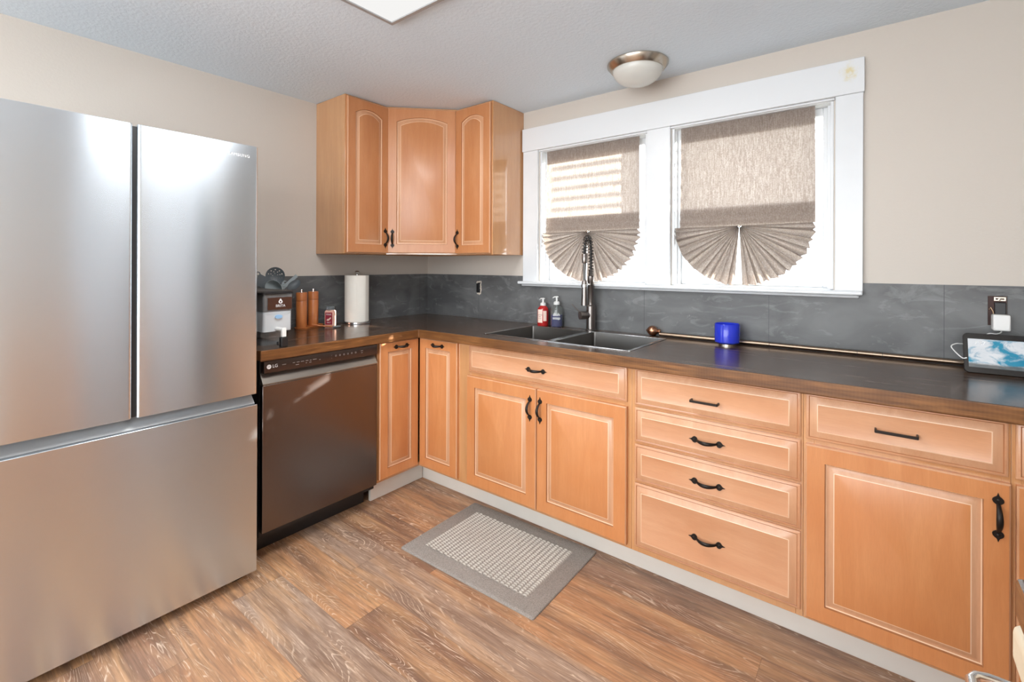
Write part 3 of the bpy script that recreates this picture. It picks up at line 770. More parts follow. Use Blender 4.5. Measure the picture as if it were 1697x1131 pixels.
for x0_, x1_, dz in ((0.088, 0.105, 0), (0.135, 0.145, 0.001), (0.153, 0.166, 0.001), (0.172, 0.187, 0.001), (0.194, 0.207, 0.001), (0.214, 0.222, 0.0), (0.229, 0.247, 0.001), (0.148, 0.163, -0.010), (0.195, 0.200, -0.009), (0.212, 0.222, -0.009), (0.260, 0.266, -0.004), (0.322, 0.3235, 0.006), (0.322, 0.3235, -0.008), (0.482, 0.494, 0.0045), (0.484, 0.492, -0.005)):
    MB().box(x0_, x1_, yt-0.0004, yt, zt+dz-0.001, zt+dz+0.001).build('legend_mark', [LG], cp, smooth=0)
for k in range(6):
    x_ = 0.345+k*0.0215
    m = MB().lathe([(0.0030, 0), (0.0030, -0.0004), (0.0042, -0.0004), (0.0042, 0), (0.0030, 0)], 10, (x_, yt, zt+0.001), 'y', caps=False)
    m.build('button', [LG], cp, smooth=0)
MB().lathe([(0.001, 0.0), (0.016, 0.0), (0.016, 0.10)], 14, (Wd-0.03, -0.47, 0.0)).build('foot', ['black'], T)
MB().lathe([(0.001, 0.0), (0.016, 0.0), (0.016, 0.10)], 14, (0.03, -0.47, 0.0)).build('foot', ['black'], T)

# ---------------------------------------------------------------- refrigerator (faces +x)
FW = 0.815; T = thing('refrigerator', 'tall stainless french door refrigerator standing left of the dishwasher', 'refrigerator', (0.0, -1.530-FW, 0), PI/2)
m = MB(); m.box(0.012, FW-0.012, -0.628, -0.03, 0.045, 1.715)
m.build('body', ['fridge_dark'], T, bevel=0.004)
mid = FW-0.3985
def fdoor(x0, x1, z0, z1, name, r=0.010):
    """slab with rounded vertical edges"""
    pts = []
    for cx, cy, a0 in ((x1-r, -0.700+r, -PI/2), ):
        pass
    out = [(x0, -0.634)]
    for k in range(7): a = PI + PI/2*k/6; out.append((x0+r+r*math.cos(a), -0.700+r+r*math.sin(a)))
    for k in range(7): a = 1.5*PI + PI/2*k/6; out.append((x1-r+r*math.cos(a), -0.700+r+r*math.sin(a)))
    out.append((x1, -0.634))
    return MB().prism(out, z0, z1, plane='xy').build(name, ['fridge'], T, bevel=0.0015)
fdoor(0.0, mid-0.004, 0.747, 1.735, 'door'); dr = fdoor(mid+0.008, FW, 0.747, 1.735, 'door')
text_mesh('lettering', 'SAMSUNG', 0.0155, 'logo_grey', dr, (FW-0.072, -0.7001, 1.6905), (PI/2, 0, 0), 0.0001, space=1.15)
m = MB(); m.box(mid-0.004, mid+0.008, -0.690, -0.634, 0.75, 1.728); m.build('door_gasket', ['black'], T)
fz = MB(); fz.prism([(-0.634, 0.040), (-0.700, 0.040), (-0.700, 0.703), (-0.698, 0.705), (-0.634, 0.705)], 0, FW, plane='yz')
fzo = fz.build('freezer_drawer', ['fridge'], T, bevel=0.002)
m = MB().prism([(-0.636, 0.746), (-0.640, 0.746), (-0.682, 0.706), (-0.682, 0.7055), (-0.636, 0.7055)], 0.003, FW-0.003, plane='yz')
m.build('drawer_grip', ['fridge_lip'], fzo)
MB().box(0.02, FW-0.02, -0.640, -0.61, 0.012, 0.045).build('toe_grille', ['black'], T)
for x_ in (0.05, FW-0.05):
    MB().lathe([(0.001, -0.018), (0.019, -0.018), (0.020, 0.0), (0.019, 0.018), (0.001, 0.018)], 20, (x_, -0.635, 0.0201), 'x').build('roller', ['black'], T)

# ---------------------------------------------------------------- upper cabinets
ZU0, ZU1 = 1.328, H-0.002
def ucarc(T, w_, d_):
    m = MB(); th = 0.016; z0, z1 = 0, ZU1-ZU0
    m.box(0, th, -d_, -0.001, z0, z1); m.box(w_-th, w_, -d_, -0.001, z0, z1); m.box(th, w_-th, -d_, -0.001, z1-th, z1)
    m.box(th, w_-th, -0.012, -0.001, z0, z1-th)
    m.build('carcass', ['side'], T, bevel=0.001)
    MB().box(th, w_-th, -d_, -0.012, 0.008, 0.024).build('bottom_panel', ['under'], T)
HU = ZU1-ZU0
def urail(T, w_, d_):
    m = MB(); m.box(0, 0.022, -d_-0.018, -d_, 0, HU); m.box(w_-0.022, w_, -d_-0.018, -d_, 0, HU)
    m.box(0.022, w_-0.022, -d_-0.018, -d_, 0, 0.03); m.box(0.022, w_-0.022, -d_-0.018, -d_, HU-0.03, HU)
    m.build('face_frame', ['side'], T, bevel=0.001)
# on the left wall, faces +x (local x = world +y)
T = thing('wall_cabinet', 'maple wall cabinet with one arched door, nearest the refrigerator', 'cabinet', (0.0, -0.887, ZU0), PI/2)
wl = 0.887-0.601
ucarc(T, wl, 0.282); urail(T, wl, 0.282)
d = front(0.004, wl+0.003, 0.006, HU-0.012, -0.301, 0.020, arch=0.030, frame=0.05).build('door', FM('upper'), T)
iron_pull(d, (wl-0.026, -0.321, 0.097), True, 0.122)
# on the window wall, faces -y
T = thing('wall_cabinet', 'maple wall cabinet with one arched door, touching the window trim, sun streak on its side', 'cabinet', (0.602, 0.0, ZU0))
wr = 0.889-0.602
ucarc(T, wr, 0.282); urail(T, wr, 0.282)
d = front(0.002, wr-0.006, 0.006, HU-0.012, -0.301, 0.020, arch=0.030, frame=0.05).build('door', FM('upper'), T)
iron_pull(d, (0.022, -0.321, 0.093), True, 0.122)
# diagonal corner unit
T = thing('corner_wall_cabinet', 'maple corner wall cabinet with a wide arched diagonal door, between the two narrow ones', 'cabinet', (0, 0, ZU0))
m = MB()
out = [(0.001, -0.001), (0.001, -0.600), (0.282, -0.600), (0.600, -0.282), (0.600, -0.001)]
inn = [(0.017, -0.017), (0.017, -0.584), (0.275, -0.584), (0.584, -0.275), (0.584, -0.017)]
lo = [[(x, y, 0) for x, y in out], [(x, y, HU) for x, y in out], [(x, y, HU) for x, y in inn], [(x, y, 0) for x, y in inn], ]
m.rings(lo+[lo[0]], 0, False, False)
m.build('carcass', ['side'], T)
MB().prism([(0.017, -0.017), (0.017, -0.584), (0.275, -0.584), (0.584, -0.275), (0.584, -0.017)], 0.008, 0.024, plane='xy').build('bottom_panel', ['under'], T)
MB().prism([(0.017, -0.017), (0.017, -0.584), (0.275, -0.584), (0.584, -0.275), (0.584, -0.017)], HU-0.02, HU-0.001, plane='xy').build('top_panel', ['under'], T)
dw_ = math.hypot(0.318, 0.318)
fr = MB(); fr.box(0, 0.024, -0.014, 0, 0, HU); fr.box(dw_-0.024, dw_, -0.014, 0, 0, HU); fr.box(0.024, dw_-0.024, -0.014, 0, 0, 0.03); fr.box(0.024, dw_-0.024, -0.014, 0, HU-0.03, HU)
MR = Matrix.Translation((0.2815, -0.6005, 0)) @ Matrix.Rotation(PI/4, 4, 'Z') @ Matrix.Translation((0, -0.0005, 0))
fr.xf(MR).build('face_frame', ['side'], T)
dd = front(0.021, dw_-0.021, 0.008, HU-0.012, -0.0148, 0.020, arch=0.028, frame=0.052); dd.xf(MR)
d = dd.build('door', FM('upper'), T)
hp = iron_pull(d, (0, 0, 0), True, 0.122); hp.matrix_local = MR @ Matrix.Translation((0.050, -0.035, 0.095)) @ Matrix.Rotation(PI/2, 4, 'Y')

# ---------------------------------------------------------------- right hand cabinet corner beside the camera (faces -x)
T = thing('base_cabinet', 'maple drawer cabinet whose corner juts in at the lower right under a dark slab', 'cabinet', (RX, -1.575, 0), -PI/2)
# local x = world -y, local -y = world -x
wr2 = 0.60; dp = RX-2.82
m = MB(); th = 0.016
m.box(0, th, -dp, -0.005, 0.10, 0.855); m.box(wr2-th, wr2, -dp, -0.005, 0.10, 0.855); m.box(th, wr2-th, -dp, -0.005, 0.10, 0.116); m.box(th, wr2-th, -0.015, -0.005, 0.116, 0.855)
m.box(0.0, wr2, -dp+0.06, -dp+0.078, 0.0, 0.10); m.box(0.0, 0.016, -dp+0.078, -0.005, 0.0, 0.10); m.box(wr2-0.016, wr2, -dp+0.078, -0.005, 0.0, 0.10)
m.build('carcass', ['side'], T)
for z0_, z1_ in ((0.625, 0.788), (0.44, 0.615), (0.13, 0.43)):
    d = front(0.0, wr2-0.005, z0_, z1_, -dp, 0.02, 'drawer').build('drawer', FM('maple_x'), T)
    mm = MB().tube([(-0.055, 0, 0), (-0.055, -0.030, 0), (-0.050, -0.042, 0), (-0.040, -0.047, 0), (0.040, -0.047, 0), (0.050, -0.042, 0), (0.055, -0.030, 0), (0.055, 0, 0)], 0.0058, 12)
    mm.build('handle', ['chrome'], d, (0.090 if z0_ > 0.6 else 0.29, -dp-0.0192, 0.779 if z0_ > 0.6 else (z0_+z1_)/2))
m = MB().box(0.0, wr2-0.01, -dp-0.026, -dp, 0.792, 0.840); m.build('lit_band_bar', [plain('lit_band_cream', (0.80, 0.70, 0.52), 0.45)], T, bevel=0.010, seg=4)  # added cream bar standing in for the lit bevel of the drawer front
m = MB().box(2.793, RX-0.002, -2.190, -1.600, 0.858, CZ, 1, top=0)
wt2 = m.build('worktop', ['counter_y', 'edge'], smooth=0, bevel=0.005); tag(wt2, 'short dark worktop slab whose corner juts in at the lower right', 'worktop')

# ---------------------------------------------------------------- ceiling lights
T = thing('ceiling_panel_light', 'square white led panel light flush on the ceiling, cut by the top of the photo', 'ceiling light', (1.148+0.30, -1.222-0.30, H))
m = MB(); a = 0.30
for x0_, x1_, y0_, y1_ in ((-a, a, -a, -a+0.014), (-a, a, a-0.014, a), (-a, -a+0.014, -a+0.014, a-0.014), (a-0.014, a, -a+0.014, a-0.014)): m.box(x0_, x1_, y0_, y1_, -0.018, 0)
m.build('frame', [plain('grey_aluminium_frame', (0.42, 0.43, 0.44), 0.4, 0.3)], T)
MB().box(-a+0.014, a-0.014, -a+0.014, a-0.014, -0.013, -0.006).build('diffuser', ['led'], T, smooth=0)
light('panel_light', 'AREA', (1.448, -1.522, H-0.022), (0, 0, -1), 21, (0.98, 0.99, 1.0), 0.56, 0.56)
T = thing('dome_light', 'unlit flush ceiling light with a frosted glass bowl and brushed nickel ring', 'ceiling light', (1.755, -0.262, H))
MB().lathe([(0.001, 0), (0.138, 0.0), (0.142, -0.004), (0.141, -0.012), (0.121, -0.036), (0.116, -0.036), (0.116, -0.030), (0.001, -0.03)], 56).build('ring', ['nickel'], T)
pr = [(0.1155, -0.032)]
for k in range(1, 13): q = k/12; pr.append((0.1155*math.cos(q*PI/2*0.97), -0.032-0.072*math.sin(q*PI/2)))
pr.append((0.001, -0.1042))
MB().lathe(pr, 56).build('glass_bowl', [plain('frosted_bowl', (0.66, 0.66, 0.62), 0.25)], T)

# ---------------------------------------------------------------- rug
T = thing('kitchen_rug', 'small taupe rug with a ribbed oatmeal centre, on the floor before the sink', 'rug', (1.336, -0.782, 0), math.radians(1.2))
def rr2(x0, x1, y0, y1, r, z, n=5):
    L = []
    for cx, cy, a0 in ((x1-r, y1-r, 0), (x0+r, y1-r, PI/2), (x0+r, y0+r, PI), (x1-r, y0+r, 1.5*PI)):
        for k in range(n+1): aa = a0+PI/2*k/n; L.append((cx+r*math.cos(aa), cy+r*math.sin(aa), z))
    return L
hx, hy = 0.356, 0.250
m = MB().rings([rr2(-hx, hx, -hy, hy, 0.008, 0.0008), rr2(-hx, hx, -hy, hy, 0.008, 0.006), rr2(-hx+0.004, hx-0.004, -hy+0.004, hy-0.004, 0.008, 0.009)], 0)
m.build('border', ['rug_border'], T, smooth=60)
m = MB(); ix, iy = 0.278, 0.176; ncol = 25; nxx, nyy = ncol*6, 190
for j in range(nyy+1):
    for i in range(nxx+1):
        u = i/nxx; v_ = j/nyy; cidx = min(int(u*ncol), ncol-1); cu = u*ncol-cidx
        rib = math.sin(PI*cu)
        lump = 0.5+0.5*math.sin(2*PI*(v_*27+0.5*(cidx % 2)+0.15*math.sin(cidx*3.1)))
        z = 0.0092+0.0060*(rib**0.5)*(0.15+0.85*lump) + random.uniform(-0.0004, 0.0004)
        m.v.append((-ix+2*ix*u+random.uniform(-.0004, .0004), -iy+2*iy*v_, z))
for j in range(nyy):
    for i in range(nxx):
        a_ = j*(nxx+1)+i
        zm = (m.v[a_][2]+m.v[a_+1][2]+m.v[a_+nxx+2][2]+m.v[a_+nxx+1][2])/4
        m.face((a_, a_+1, a_+nxx+2, a_+nxx+1), 1 if zm < 0.0122 else 0)
m.build('ribbed_centre', ['rug_loop', 'rug_gap'], T, smooth=60)

# ---------------------------------------------------------------- outlets
def junction(name, label, x0, x1, z0, z1):
    T = thing(name, label, 'outlet', ((x0+x1)/2, -0.0005, (z0+z1)/2))
    hw, hh = (x1-x0)/2-0.001, (z1-z0)/2-0.001
    return T, hw, hh
T, hw, hh = junction('outlet', 'uncovered black outlet ringed with rough plaster, beneath the corner wall cabinets', *O1)
m = MB(); m.box(-hw+0.004, hw-0.004, -0.013, -0.002, -hh+0.006, hh-0.006); m.build('receptacle', ['black'], T, bevel=0.002)
MB().box(-hw, hw, -0.0015, -0.0005, -hh, hh).build('box_back', ['black'], T)
m = MB()
for k in range(26):
    q = k/25; z_ = -hh-0.003+q*(2*hh+0.014); r_ = random.uniform(0.003, 0.0065)
    m.lathe([(0.0005, -r_*0.6), (r_, 0), (0.0005, r_*0.6)], 7, (hw+0.005+random.uniform(-.003, .005), -0.009, z_), 'y')
for k in range(16):
    r_ = random.uniform(0.003, 0.006); sgn = 1 if k % 3 else -1
    m.lathe([(0.0005, -r_*0.6), (r_, 0), (0.0005, r_*0.6)], 7, (random.uniform(-hw*0.8, hw), -0.009, sgn*(hh+random.uniform(0.001, 0.010))), 'y')
m.build('plaster_edge', ['plaster'], T)
T, hw, hh = junction('outlet', 'uncovered black outlet in a rough cut hole above the tablet', *O2)
m = MB(); m.box(-hw+0.016, hw-0.003, -0.014, -0.001, -hh+0.010, hh-0.022); m.build('receptacle', ['black'], T, bevel=0.002)
m = MB(); m.box(-hw, hw, -0.0015, -0.0005, -hh, hh); m.build('box_back', [plain('brown_box', (0.055, 0.02, 0.015), 0.6)], T)
m = MB(); m.box(-hw+0.014, hw-0.004, -0.014, -0.012, hh-0.016, hh-0.012); m.box(-hw+0.014, hw-0.004, -0.014, -0.012, hh-0.007, hh-0.003)
m.box(-hw+0.014, -hw+0.018, -0.014, -0.012, hh-0.012, hh-0.007); m.box(hw-0.008, hw-0.004, -0.014, -0.012, hh-0.012, hh-0.007)
m.lathe([(0.0005, -0.003), (0.004, -0.002), (0.004, 0)], 10, (0.004, -0.013, hh-0.0115), 'y'); m.build('mounting_strap', ['nickel'], T)
MB().tube([(-hw+0.003, -0.004, 0.004), (-hw+0.006, -0.011, 0.012), (-hw+0.012, -0.012, -0.002), (-hw+0.014, -0.010, -0.018)], 0.0013, 8).build('wire', [plain('copper_wire', (0.62, 0.42, 0.24), 0.4, 0.6)], T)
# phone charger block
T = thing('charger', 'white cube charger plugged into the open outlet above the tablet', 'charger', (3.001, -0.0145, 1.070))
m = MB(); m.box(-0.022, 0.022, -0.046, -0.001, -0.028, 0.028); m.build('block', ['white_plastic'], T, bevel=0.005, seg=3)
pts = [(-0.002, -0.030, -0.028)]
MB().tube(smooth_path([(0.0, -0.028, -0.028), (0.0, -0.028, -0.034), (-0.012, -0.030, -0.040), (-0.03, -0.032, -0.040), (-0.045, -0.034, -0.052)]), 0.0018, 8).build('plug_lead', ['white_plastic'], T)

# ---------------------------------------------------------------- things on the worktop, window side
def pump_bottle(name, label, x, y, h, r, glassm, liquid, level, tall, rotz=0):
    T = thing(name, label, 'soap bottle', (x, y, CZ), rotz)
    prof = [(0.001, 0.001), (r*0.94, 0.001), (r, 0.006), (r, h*0.74), (r*0.93, h*0.84), (r*0.62, h*0.94), (r*0.42, h*0.98), (r*0.42, h*1.02), (0.001, h*1.02)]
    MB().lathe(prof, 28).build('bottle', [glassm], T)
    if level:
        MB().lathe([(0.001, 0.003), (r*0.90, 0.003), (r*0.95, 0.008), (r*0.95, level), (0.001, level)], 28).build('liquid', [liquid], T)
        MB().tube([(0.0, 0, 0.01), (0, 0, h)], 0.003, 8).build('dip_tube', ['grey_light'], T)
    MB().lathe([(r*0.50, h*0.98), (r*0.52, h*1.0), (r*0.50, h*1.08), (r*0.36, h*1.12), (0.007, h*1.13), (0.0055, h*1.13), (0.0055, h*1.13+tall), (0.001, h*1.13+tall)], 20).build('cap', ['white_plastic'], T)
    zt = h*1.13+tall
    m = MB().tube([(0.010, 0, zt+0.003), (0.0, 0, zt+0.003), (-0.016, 0, zt+0.002), (-0.024, 0, zt-0.004)], [0.006, 0.0065, 0.005, 0.0035], 10, flat=(0.75, 1.1))
    m.build('pump_head', ['white_plastic'], T)
    return T
def label_patch(T, r, a0, a1, z0, z1, mat, name='label'):
    m = MB(); n = 10; rr_ = r+0.0006
    for k in range(n+1):
        a = a0+(a1-a0)*k/n
        for z_ in (z0, z1): m.v.append((rr_*math.cos(a), rr_*math.sin(a), z_))
    for k in range(n): m.face((2*k, 2*k+2, 2*k+3, 2*k+1))
    for k in range(n+1):
        a = a0+(a1-a0)*k/n
        for z_ in (z0, z1): m.v.append(((rr_-0.0004)*math.cos(a), (rr_-0.0004)*math.sin(a), z_))
    return m.build(name, [mat], T)
T = pump_bottle('soap_bottle', 'red hand soap pump bottle with a pale pink label, behind the sink', 1.078, -0.055, 0.122, 0.034, 'soap_red', None, None, 0.020, 0)
lb = label_patch(T, 0.034, math.radians(-118), math.radians(-62), 0.020, 0.098, 'label_pink')
# text faces the camera side
for k, (tx, sz, zz) in enumerate((('Hand Wash', 0.0075, 0.066), ('ROSE', 0.006, 0.055), ('hand soap', 0.005, 0.045))):
    text_mesh('lettering', tx, sz, 'ink', lb, (0.0, -0.0352, zz), (PI/2, 0, 0), 0.0001)
lb2 = label_patch(T, 0.034, math.radians(-54), math.radians(-20), 0.030, 0.090, 'label_pink')
T = pump_bottle('soap_bottle', 'clear pump bottle half full of blue dish soap, next to the red one', 1.170, -0.048, 0.132, 0.036, 'clear_bottle', 'soap_blue', 0.072, 0.022, 0.3)
text_mesh('lettering', 'dish', 0.026, 'white_print', T, (0.008, -0.0366, 0.074), (PI/2, 0, 0.1), 0.0002)
text_mesh('lettering', 'soap', 0.024, 'white_print', T, (0.008, -0.0366, 0.054), (PI/2, 0, 0.1), 0.0002)

# candle
T = thing('candle', 'cobalt blue glass candle on a small metal base, in front of the bronze rod', 'candle', (2.118, -0.098, CZ))
MB().lathe([(0.001, 0), (0.036, 0), (0.036, 0.007), (0.030, 0.010), (0.001, 0.010)], 36).build('base', ['nickel'], T)
MB().lathe([(0.001, 0.0102), (0.046, 0.0102), (0.0525, 0.015), (0.0535, 0.030), (0.0535, 0.095), (0.0515, 0.098), (0.049, 0.095), (0.049, 0.018), (0.001, 0.0165)], 44).build('glass', ['blue_glass'], T)
MB().lathe([(0.001, 0.017), (0.0485, 0.0172), (0.0485, 0.068), (0.001, 0.067)], 36).build('wax', ['wax'], T)

# curtain rod lying along the backsplash
T = thing('curtain_rod', 'bronze curtain rod with a copper ball finial lying along the backsplash', 'curtain rod', (1.745, -0.036, CZ))
RZ = 0.0122
m = MB()
for x0_, x1_, r_ in ((0.036, 0.535, 0.0098), (0.535, 0.85, 0.0094), (0.85, 0.93, 0.0098), (0.93, 1.28, 0.0092), (1.28, 1.62, 0.0086)):
    m.tube([(x0_+0.0008, 0, RZ), (x1_-0.0008, 0, RZ)], r_, 16)
m.build('tube', ['bronze'], T)
MB().lathe([(0.0005, -0.036), (0.004, -0.034), (0.006, -0.030), (0.012, -0.026), (0.020, -0.018), (0.0255, -0.006), (0.0255, 0.004), (0.020, 0.016), (0.012, 0.023), (0.009, 0.026), (0.012, 0.029), (0.009, 0.032), (0.012, 0.036), (0.010, 0.040), (0.001, 0.041)], 28, (0, 0, 0.0258), 'x').build('finial', ['copper'], T)

# tablet with its cable
T = thing('tablet', 'black framed tablet showing a cloudy sky picture, leaning at the right end of the worktop', 'tablet', (2.895, -0.168, CZ+0.001), 0)
tl = math.radians(-13)
RT = Matrix.Rotation(math.radians(3), 4, 'Z') @ Matrix.Rotation(-tl*-1, 4, 'X')
m = MB()
def rrz(x0, x1, z0, z1, r, y, n=6):
    L = []
    for cx, cz, a0 in ((x1-r, z1-r, 0), (x0+r, z1-r, PI/2), (x0+r, z0+r, PI), (x1-r, z0+r, 1.5*PI)):
        for k in range(n+1): aa = a0+PI/2*k/n; L.append((cx+r*math.cos(aa), y, cz+r*math.sin(aa)))
    return L
TW, TH = 0.250, 0.134
m.rings([rrz(0, TW, 0, TH, 0.014, 0.008), rrz(0, TW, 0, TH, 0.014, -0.001), rrz(0.001, TW-0.001, 0.001, TH-0.001, 0.013, -0.002)], 0)
m.xf(RT); m.build('case', [plain('glossy_black_bezel', (0.010, 0.009, 0.009), 0.12)], T)
m = MB(); m.box(0.0, TW-0.026, -0.0004, 0, 0, TH-0.038)
o = m.build('screen', ['screen'], T, smooth=0); o.matrix_local = RT @ Matrix.Translation((0.012, -0.0021, 0.019))
ck = text_mesh('lettering', '7:27', 0.016, 'white_print', o, (0.030, -0.0006, TH-0.052), (PI/2, 0, 0), 0.0001)
m = MB().prism([(0.012, 0.0), (0.055, 0.0), (0.055, 0.004), (0.030, 0.072), (0.0262, 0.071), (0.047, 0.004), (0.012, 0.004)], 0.095, 0.155, plane='yz')
m.xf(Matrix.Rotation(math.radians(3), 4, 'Z')).build('stand', ['black'], T)
cb = MB().tube(smooth_path([(2.9015, -0.170, 0.955), (2.890, -0.168, 0.953), (2.872, -0.150, 0.972), (2.866, -0.125, 0.985), (2.880, -0.110, 0.993), (2.905, -0.095, 0.995), (2.94, -0.08, 1.02), (2.958, -0.058, 1.026), (2.956, -0.0485, 1.018)]), 0.0018, 8)
cbo = cb.build('charging_cable', ['white_plastic']); tag(cbo, 'thin white charging cable looping out beside the tablet', 'cable')

# ---------------------------------------------------------------- things on the worktop, left side
# paper towel stand
px, py = 0.128, -0.690
T = thing('paper_towel_stand', 'round steel paper towel stand with a knob, standing by the slate corner', 'paper towel holder', (px, py, CZ))
MB().lathe([(0.001, 0), (0.083, 0), (0.085, 0.002), (0.083, 0.003), (0.083, 0.0125), (0.080, 0.0145), (0.001, 0.0145)], 44).build('base', ['chrome'], T)
MB().lathe([(0.001, 0.0146), (0.006, 0.0146), (0.006, 0.300), (0.004, 0.302), (0.012, 0.308), (0.014, 0.315), (0.010, 0.321), (0.001, 0.322)], 18).build('rod', ['chrome'], T)
m = MB(); n = 60; L0, L1, L2, L3 = [], [], [], []
for k in range(n):
    a = 2*PI*k/n; r_ = 0.070+0.004*(k/n)
    L0.append((r_*math.cos(a+0.3), r_*math.sin(a+0.3), 0.016)); L1.append((r_*math.cos(a+0.3), r_*math.sin(a+0.3), 0.294))
    L2.append((0.021*math.cos(a+0.3), 0.021*math.sin(a+0.3), 0.294)); L3.append((0.021*math.cos(a+0.3), 0.021*math.sin(a+0.3), 0.016))
m.rings([L0, L1, L2, L3, L0], 0, False, False)
m.tube([(0.0735*math.cos(-0.6-0.001*k), 0.0735*math.sin(-0.6+0.02*math.sin(k)), 0.02+0.27*k/9) for k in range(10)], 0.0012, 6)
ro = m.build('paper_towel_roll', ['paper'], loc=(px, py, CZ)); tag(ro, 'white paper towel roll on the steel stand', 'paper towels')

# wooden tray and two mills
T = thing('mill_tray', 'small orange wooden tray under the two mills', 'tray', (0.100, -0.990, CZ), math.radians(-62))
MB().rings([rr2(-0.115, 0.085, -0.036, 0.036, 0.03, 0.0), rr2(-0.12, 0.09, -0.040, 0.040, 0.034, 0.010), rr2(-0.116, 0.086, -0.036, 0.036, 0.03, 0.011), rr2(-0.112, 0.082, -0.032, 0.032, 0.028, 0.007)], 0).build('board', ['mill'], T)
def mill(x, y, label):
    T = thing('pepper_mill', label, 'pepper mill', (x, y, CZ+0.0072), 0)
    MB().lathe([(0.001, 0), (0.0275, 0), (0.0285, 0.003), (0.0285, 0.148), (0.0275, 0.1495), (0.001, 0.1495)], 30).build('body', ['mill'], T)
    MB().lathe([(0.001, 0.150), (0.0275, 0.150), (0.0290, 0.152), (0.0290, 0.193), (0.027, 0.197), (0.001, 0.1975)], 30).build('head', ['mill'], T)
    MB().lathe([(0.001, 0.1976), (0.006, 0.1976), (0.0045, 0.202), (0.007, 0.207), (0.005, 0.212), (0.001, 0.213)], 16).build('nut', ['chrome'], T)
mill(0.128, -1.043, 'cylindrical wooden mill nearer to the water dispenser'); mill(0.080, -0.948, 'cylindrical wooden mill nearer to the pink salt jar')
# wooden spoon
T = thing('wooden_spoon', 'small wooden spoon lying in front of the mills', 'spoon', (0.20, -0.975, CZ))
m = MB().tube([(-0.030, -0.030, 0.026), (0.0, 0.0, 0.018), (0.016, 0.045, 0.011), (0.020, 0.065, 0.008)], [0.0042, 0.0035, 0.0035, 0.005], 10)
m.build('spoon_handle', ['mill'], T)
m = MB().lathe([(0.001, 0.0), (0.012, 0.0005), (0.019, 0.005), (0.021, 0.009), (0.019, 0.008), (0.011, 0.004), (0.001, 0.003)], 20, (0, 0, 0))
m.xf(Matrix.Translation((0.026, 0.085, 0.0005)) @ Matrix.Diagonal((0.9, 1.3, 1, 1))).build('bowl', ['grey_light'], T)
# salt jar
T = thing('salt_jar', 'square jar of pink salt with a dark red label, right of the mills', 'jar', (0.135, -0.872, CZ), math.radians(40))
m = MB().rings([rr2(-0.024, 0.024, -0.024, 0.024, 0.006, 0.001), rr2(-0.026, 0.026, -0.026, 0.026, 0.007, 0.004), rr2(-0.026, 0.026, -0.026, 0.026, 0.007, 0.088), rr2(-0.020, 0.020, -0.020, 0.020, 0.014, 0.096)], 0)
m.build('jar', ['salt'], T)
MB().lathe([(0.022, 0.092), (0.0235, 0.094), (0.0235, 0.112), (0.021, 0.115), (0.001, 0.115)], 26).build('lid', ['clear_dark'], T)
l_ = MB().box(-0.020, 0.020, -0.0266, -0.0261, 0.012, 0.082).build('label', ['label_red'], T, smooth=0)
text_mesh('lettering', 'PINK', 0.014, 'white_print', l_, (0, -0.0268, 0.070), (PI/2, 0, 0), 0.0001)
text_mesh('lettering', 'SALT', 0.010, 'white_print', l_, (0, -0.0268, 0.024), (PI/2, 0, 0), 0.0001)
MB().prism([(-0.013, 0.036), (-0.002, 0.034), (0.013, 0.048), (0.010, 0.056), (0.0, 0.046), (-0.010, 0.044)], -0.0268, -0.0262).build('label_picture', ['label_pink'], l_)
T = thing('spice_jar', 'small clear jar with a black lid hidden behind the pink salt jar', 'jar', (0.068, -0.822, CZ))
MB().lathe([(0.001, 0), (0.020, 0), (0.021, 0.003), (0.021, 0.075), (0.016, 0.082), (0.001, 0.082)], 24).build('jar', ['clear_dark'], T)
MB().lathe([(0.001, 0.0825), (0.019, 0.0825), (0.019, 0.104), (0.017, 0.106), (0.001, 0.106)], 24).build('lid', ['black'], T)

# water dispenser: front face towards +x, stands on the worktop next to the fridge
T = thing('water_dispenser', 'clear water filter dispenser with a black lid and spigot, beside the refrigerator', 'water dispenser', (0.395, -1.380, CZ), 0)
hw = 0.066
def tank(x0, x1, y0, y1, z0, z1, tp, mat, name, parent=T, r=0.012, capm=None):
    m = MB().rings([rr2(x0+tp, x1-tp, y0+tp, y1-tp, r, z0), rr2(x0, x1, y0, y1, r, z1)], 0); return m.build(name, [mat], parent)
tank(-0.18, 0.165, -hw, hw, 0.062, 0.228, 0.006, 'clear', 'tank')
m = MB().rings([rr2(-0.176, 0.160, -hw+0.003, hw-0.003, 0.012, 0.0635), rr2(-0.178, 0.162, -hw+0.003, hw-0.003, 0.012, 0.150)], 0); m.build('water', [glass('water', (0.90, 0.95, 0.98), 0.6)], T)
tank(-0.14, 0.125, -hw+0.012, hw-0.012, 0.0, 0.0615, 0.0, 'clear', 'stand')
m = MB().rings([rr2(-0.172, 0.157, -hw+0.008, hw-0.008, 0.010, 0.152), rr2(-0.172, 0.157, -hw+0.006, hw-0.006, 0.010, 0.226)], 0); m.build('filter_tray', ['black'], T)
fp = MB().box(0.1655, 0.168, -hw+0.018, hw-0.006, 0.160, 0.214).build('front_badge', [plain('brown_tinted_window', (0.075, 0.032, 0.020), 0.15)], T, bevel=0.001)
text_mesh('lettering', 'BRITA', 0.016, 'white_print', fp, (0.1684, 0.008, 0.176), (PI/2, 0, PI/2), 0.0001)
m = MB(); dr_ = []
for k in range(20):
    a = 2*PI*k/20; rr_ = 0.009; yy = rr_*math.sin(a); zz = -rr_*math.cos(a)
    if zz > 0: yy *= (1-zz/rr_*0.75); zz *= 1.5
    dr_.append((0.008+yy, 0.195+zz))
inner = [(0.008+(p[0]-0.008)*0.42, 0.194+(p[1]-0.195)*0.42) for p in dr_]
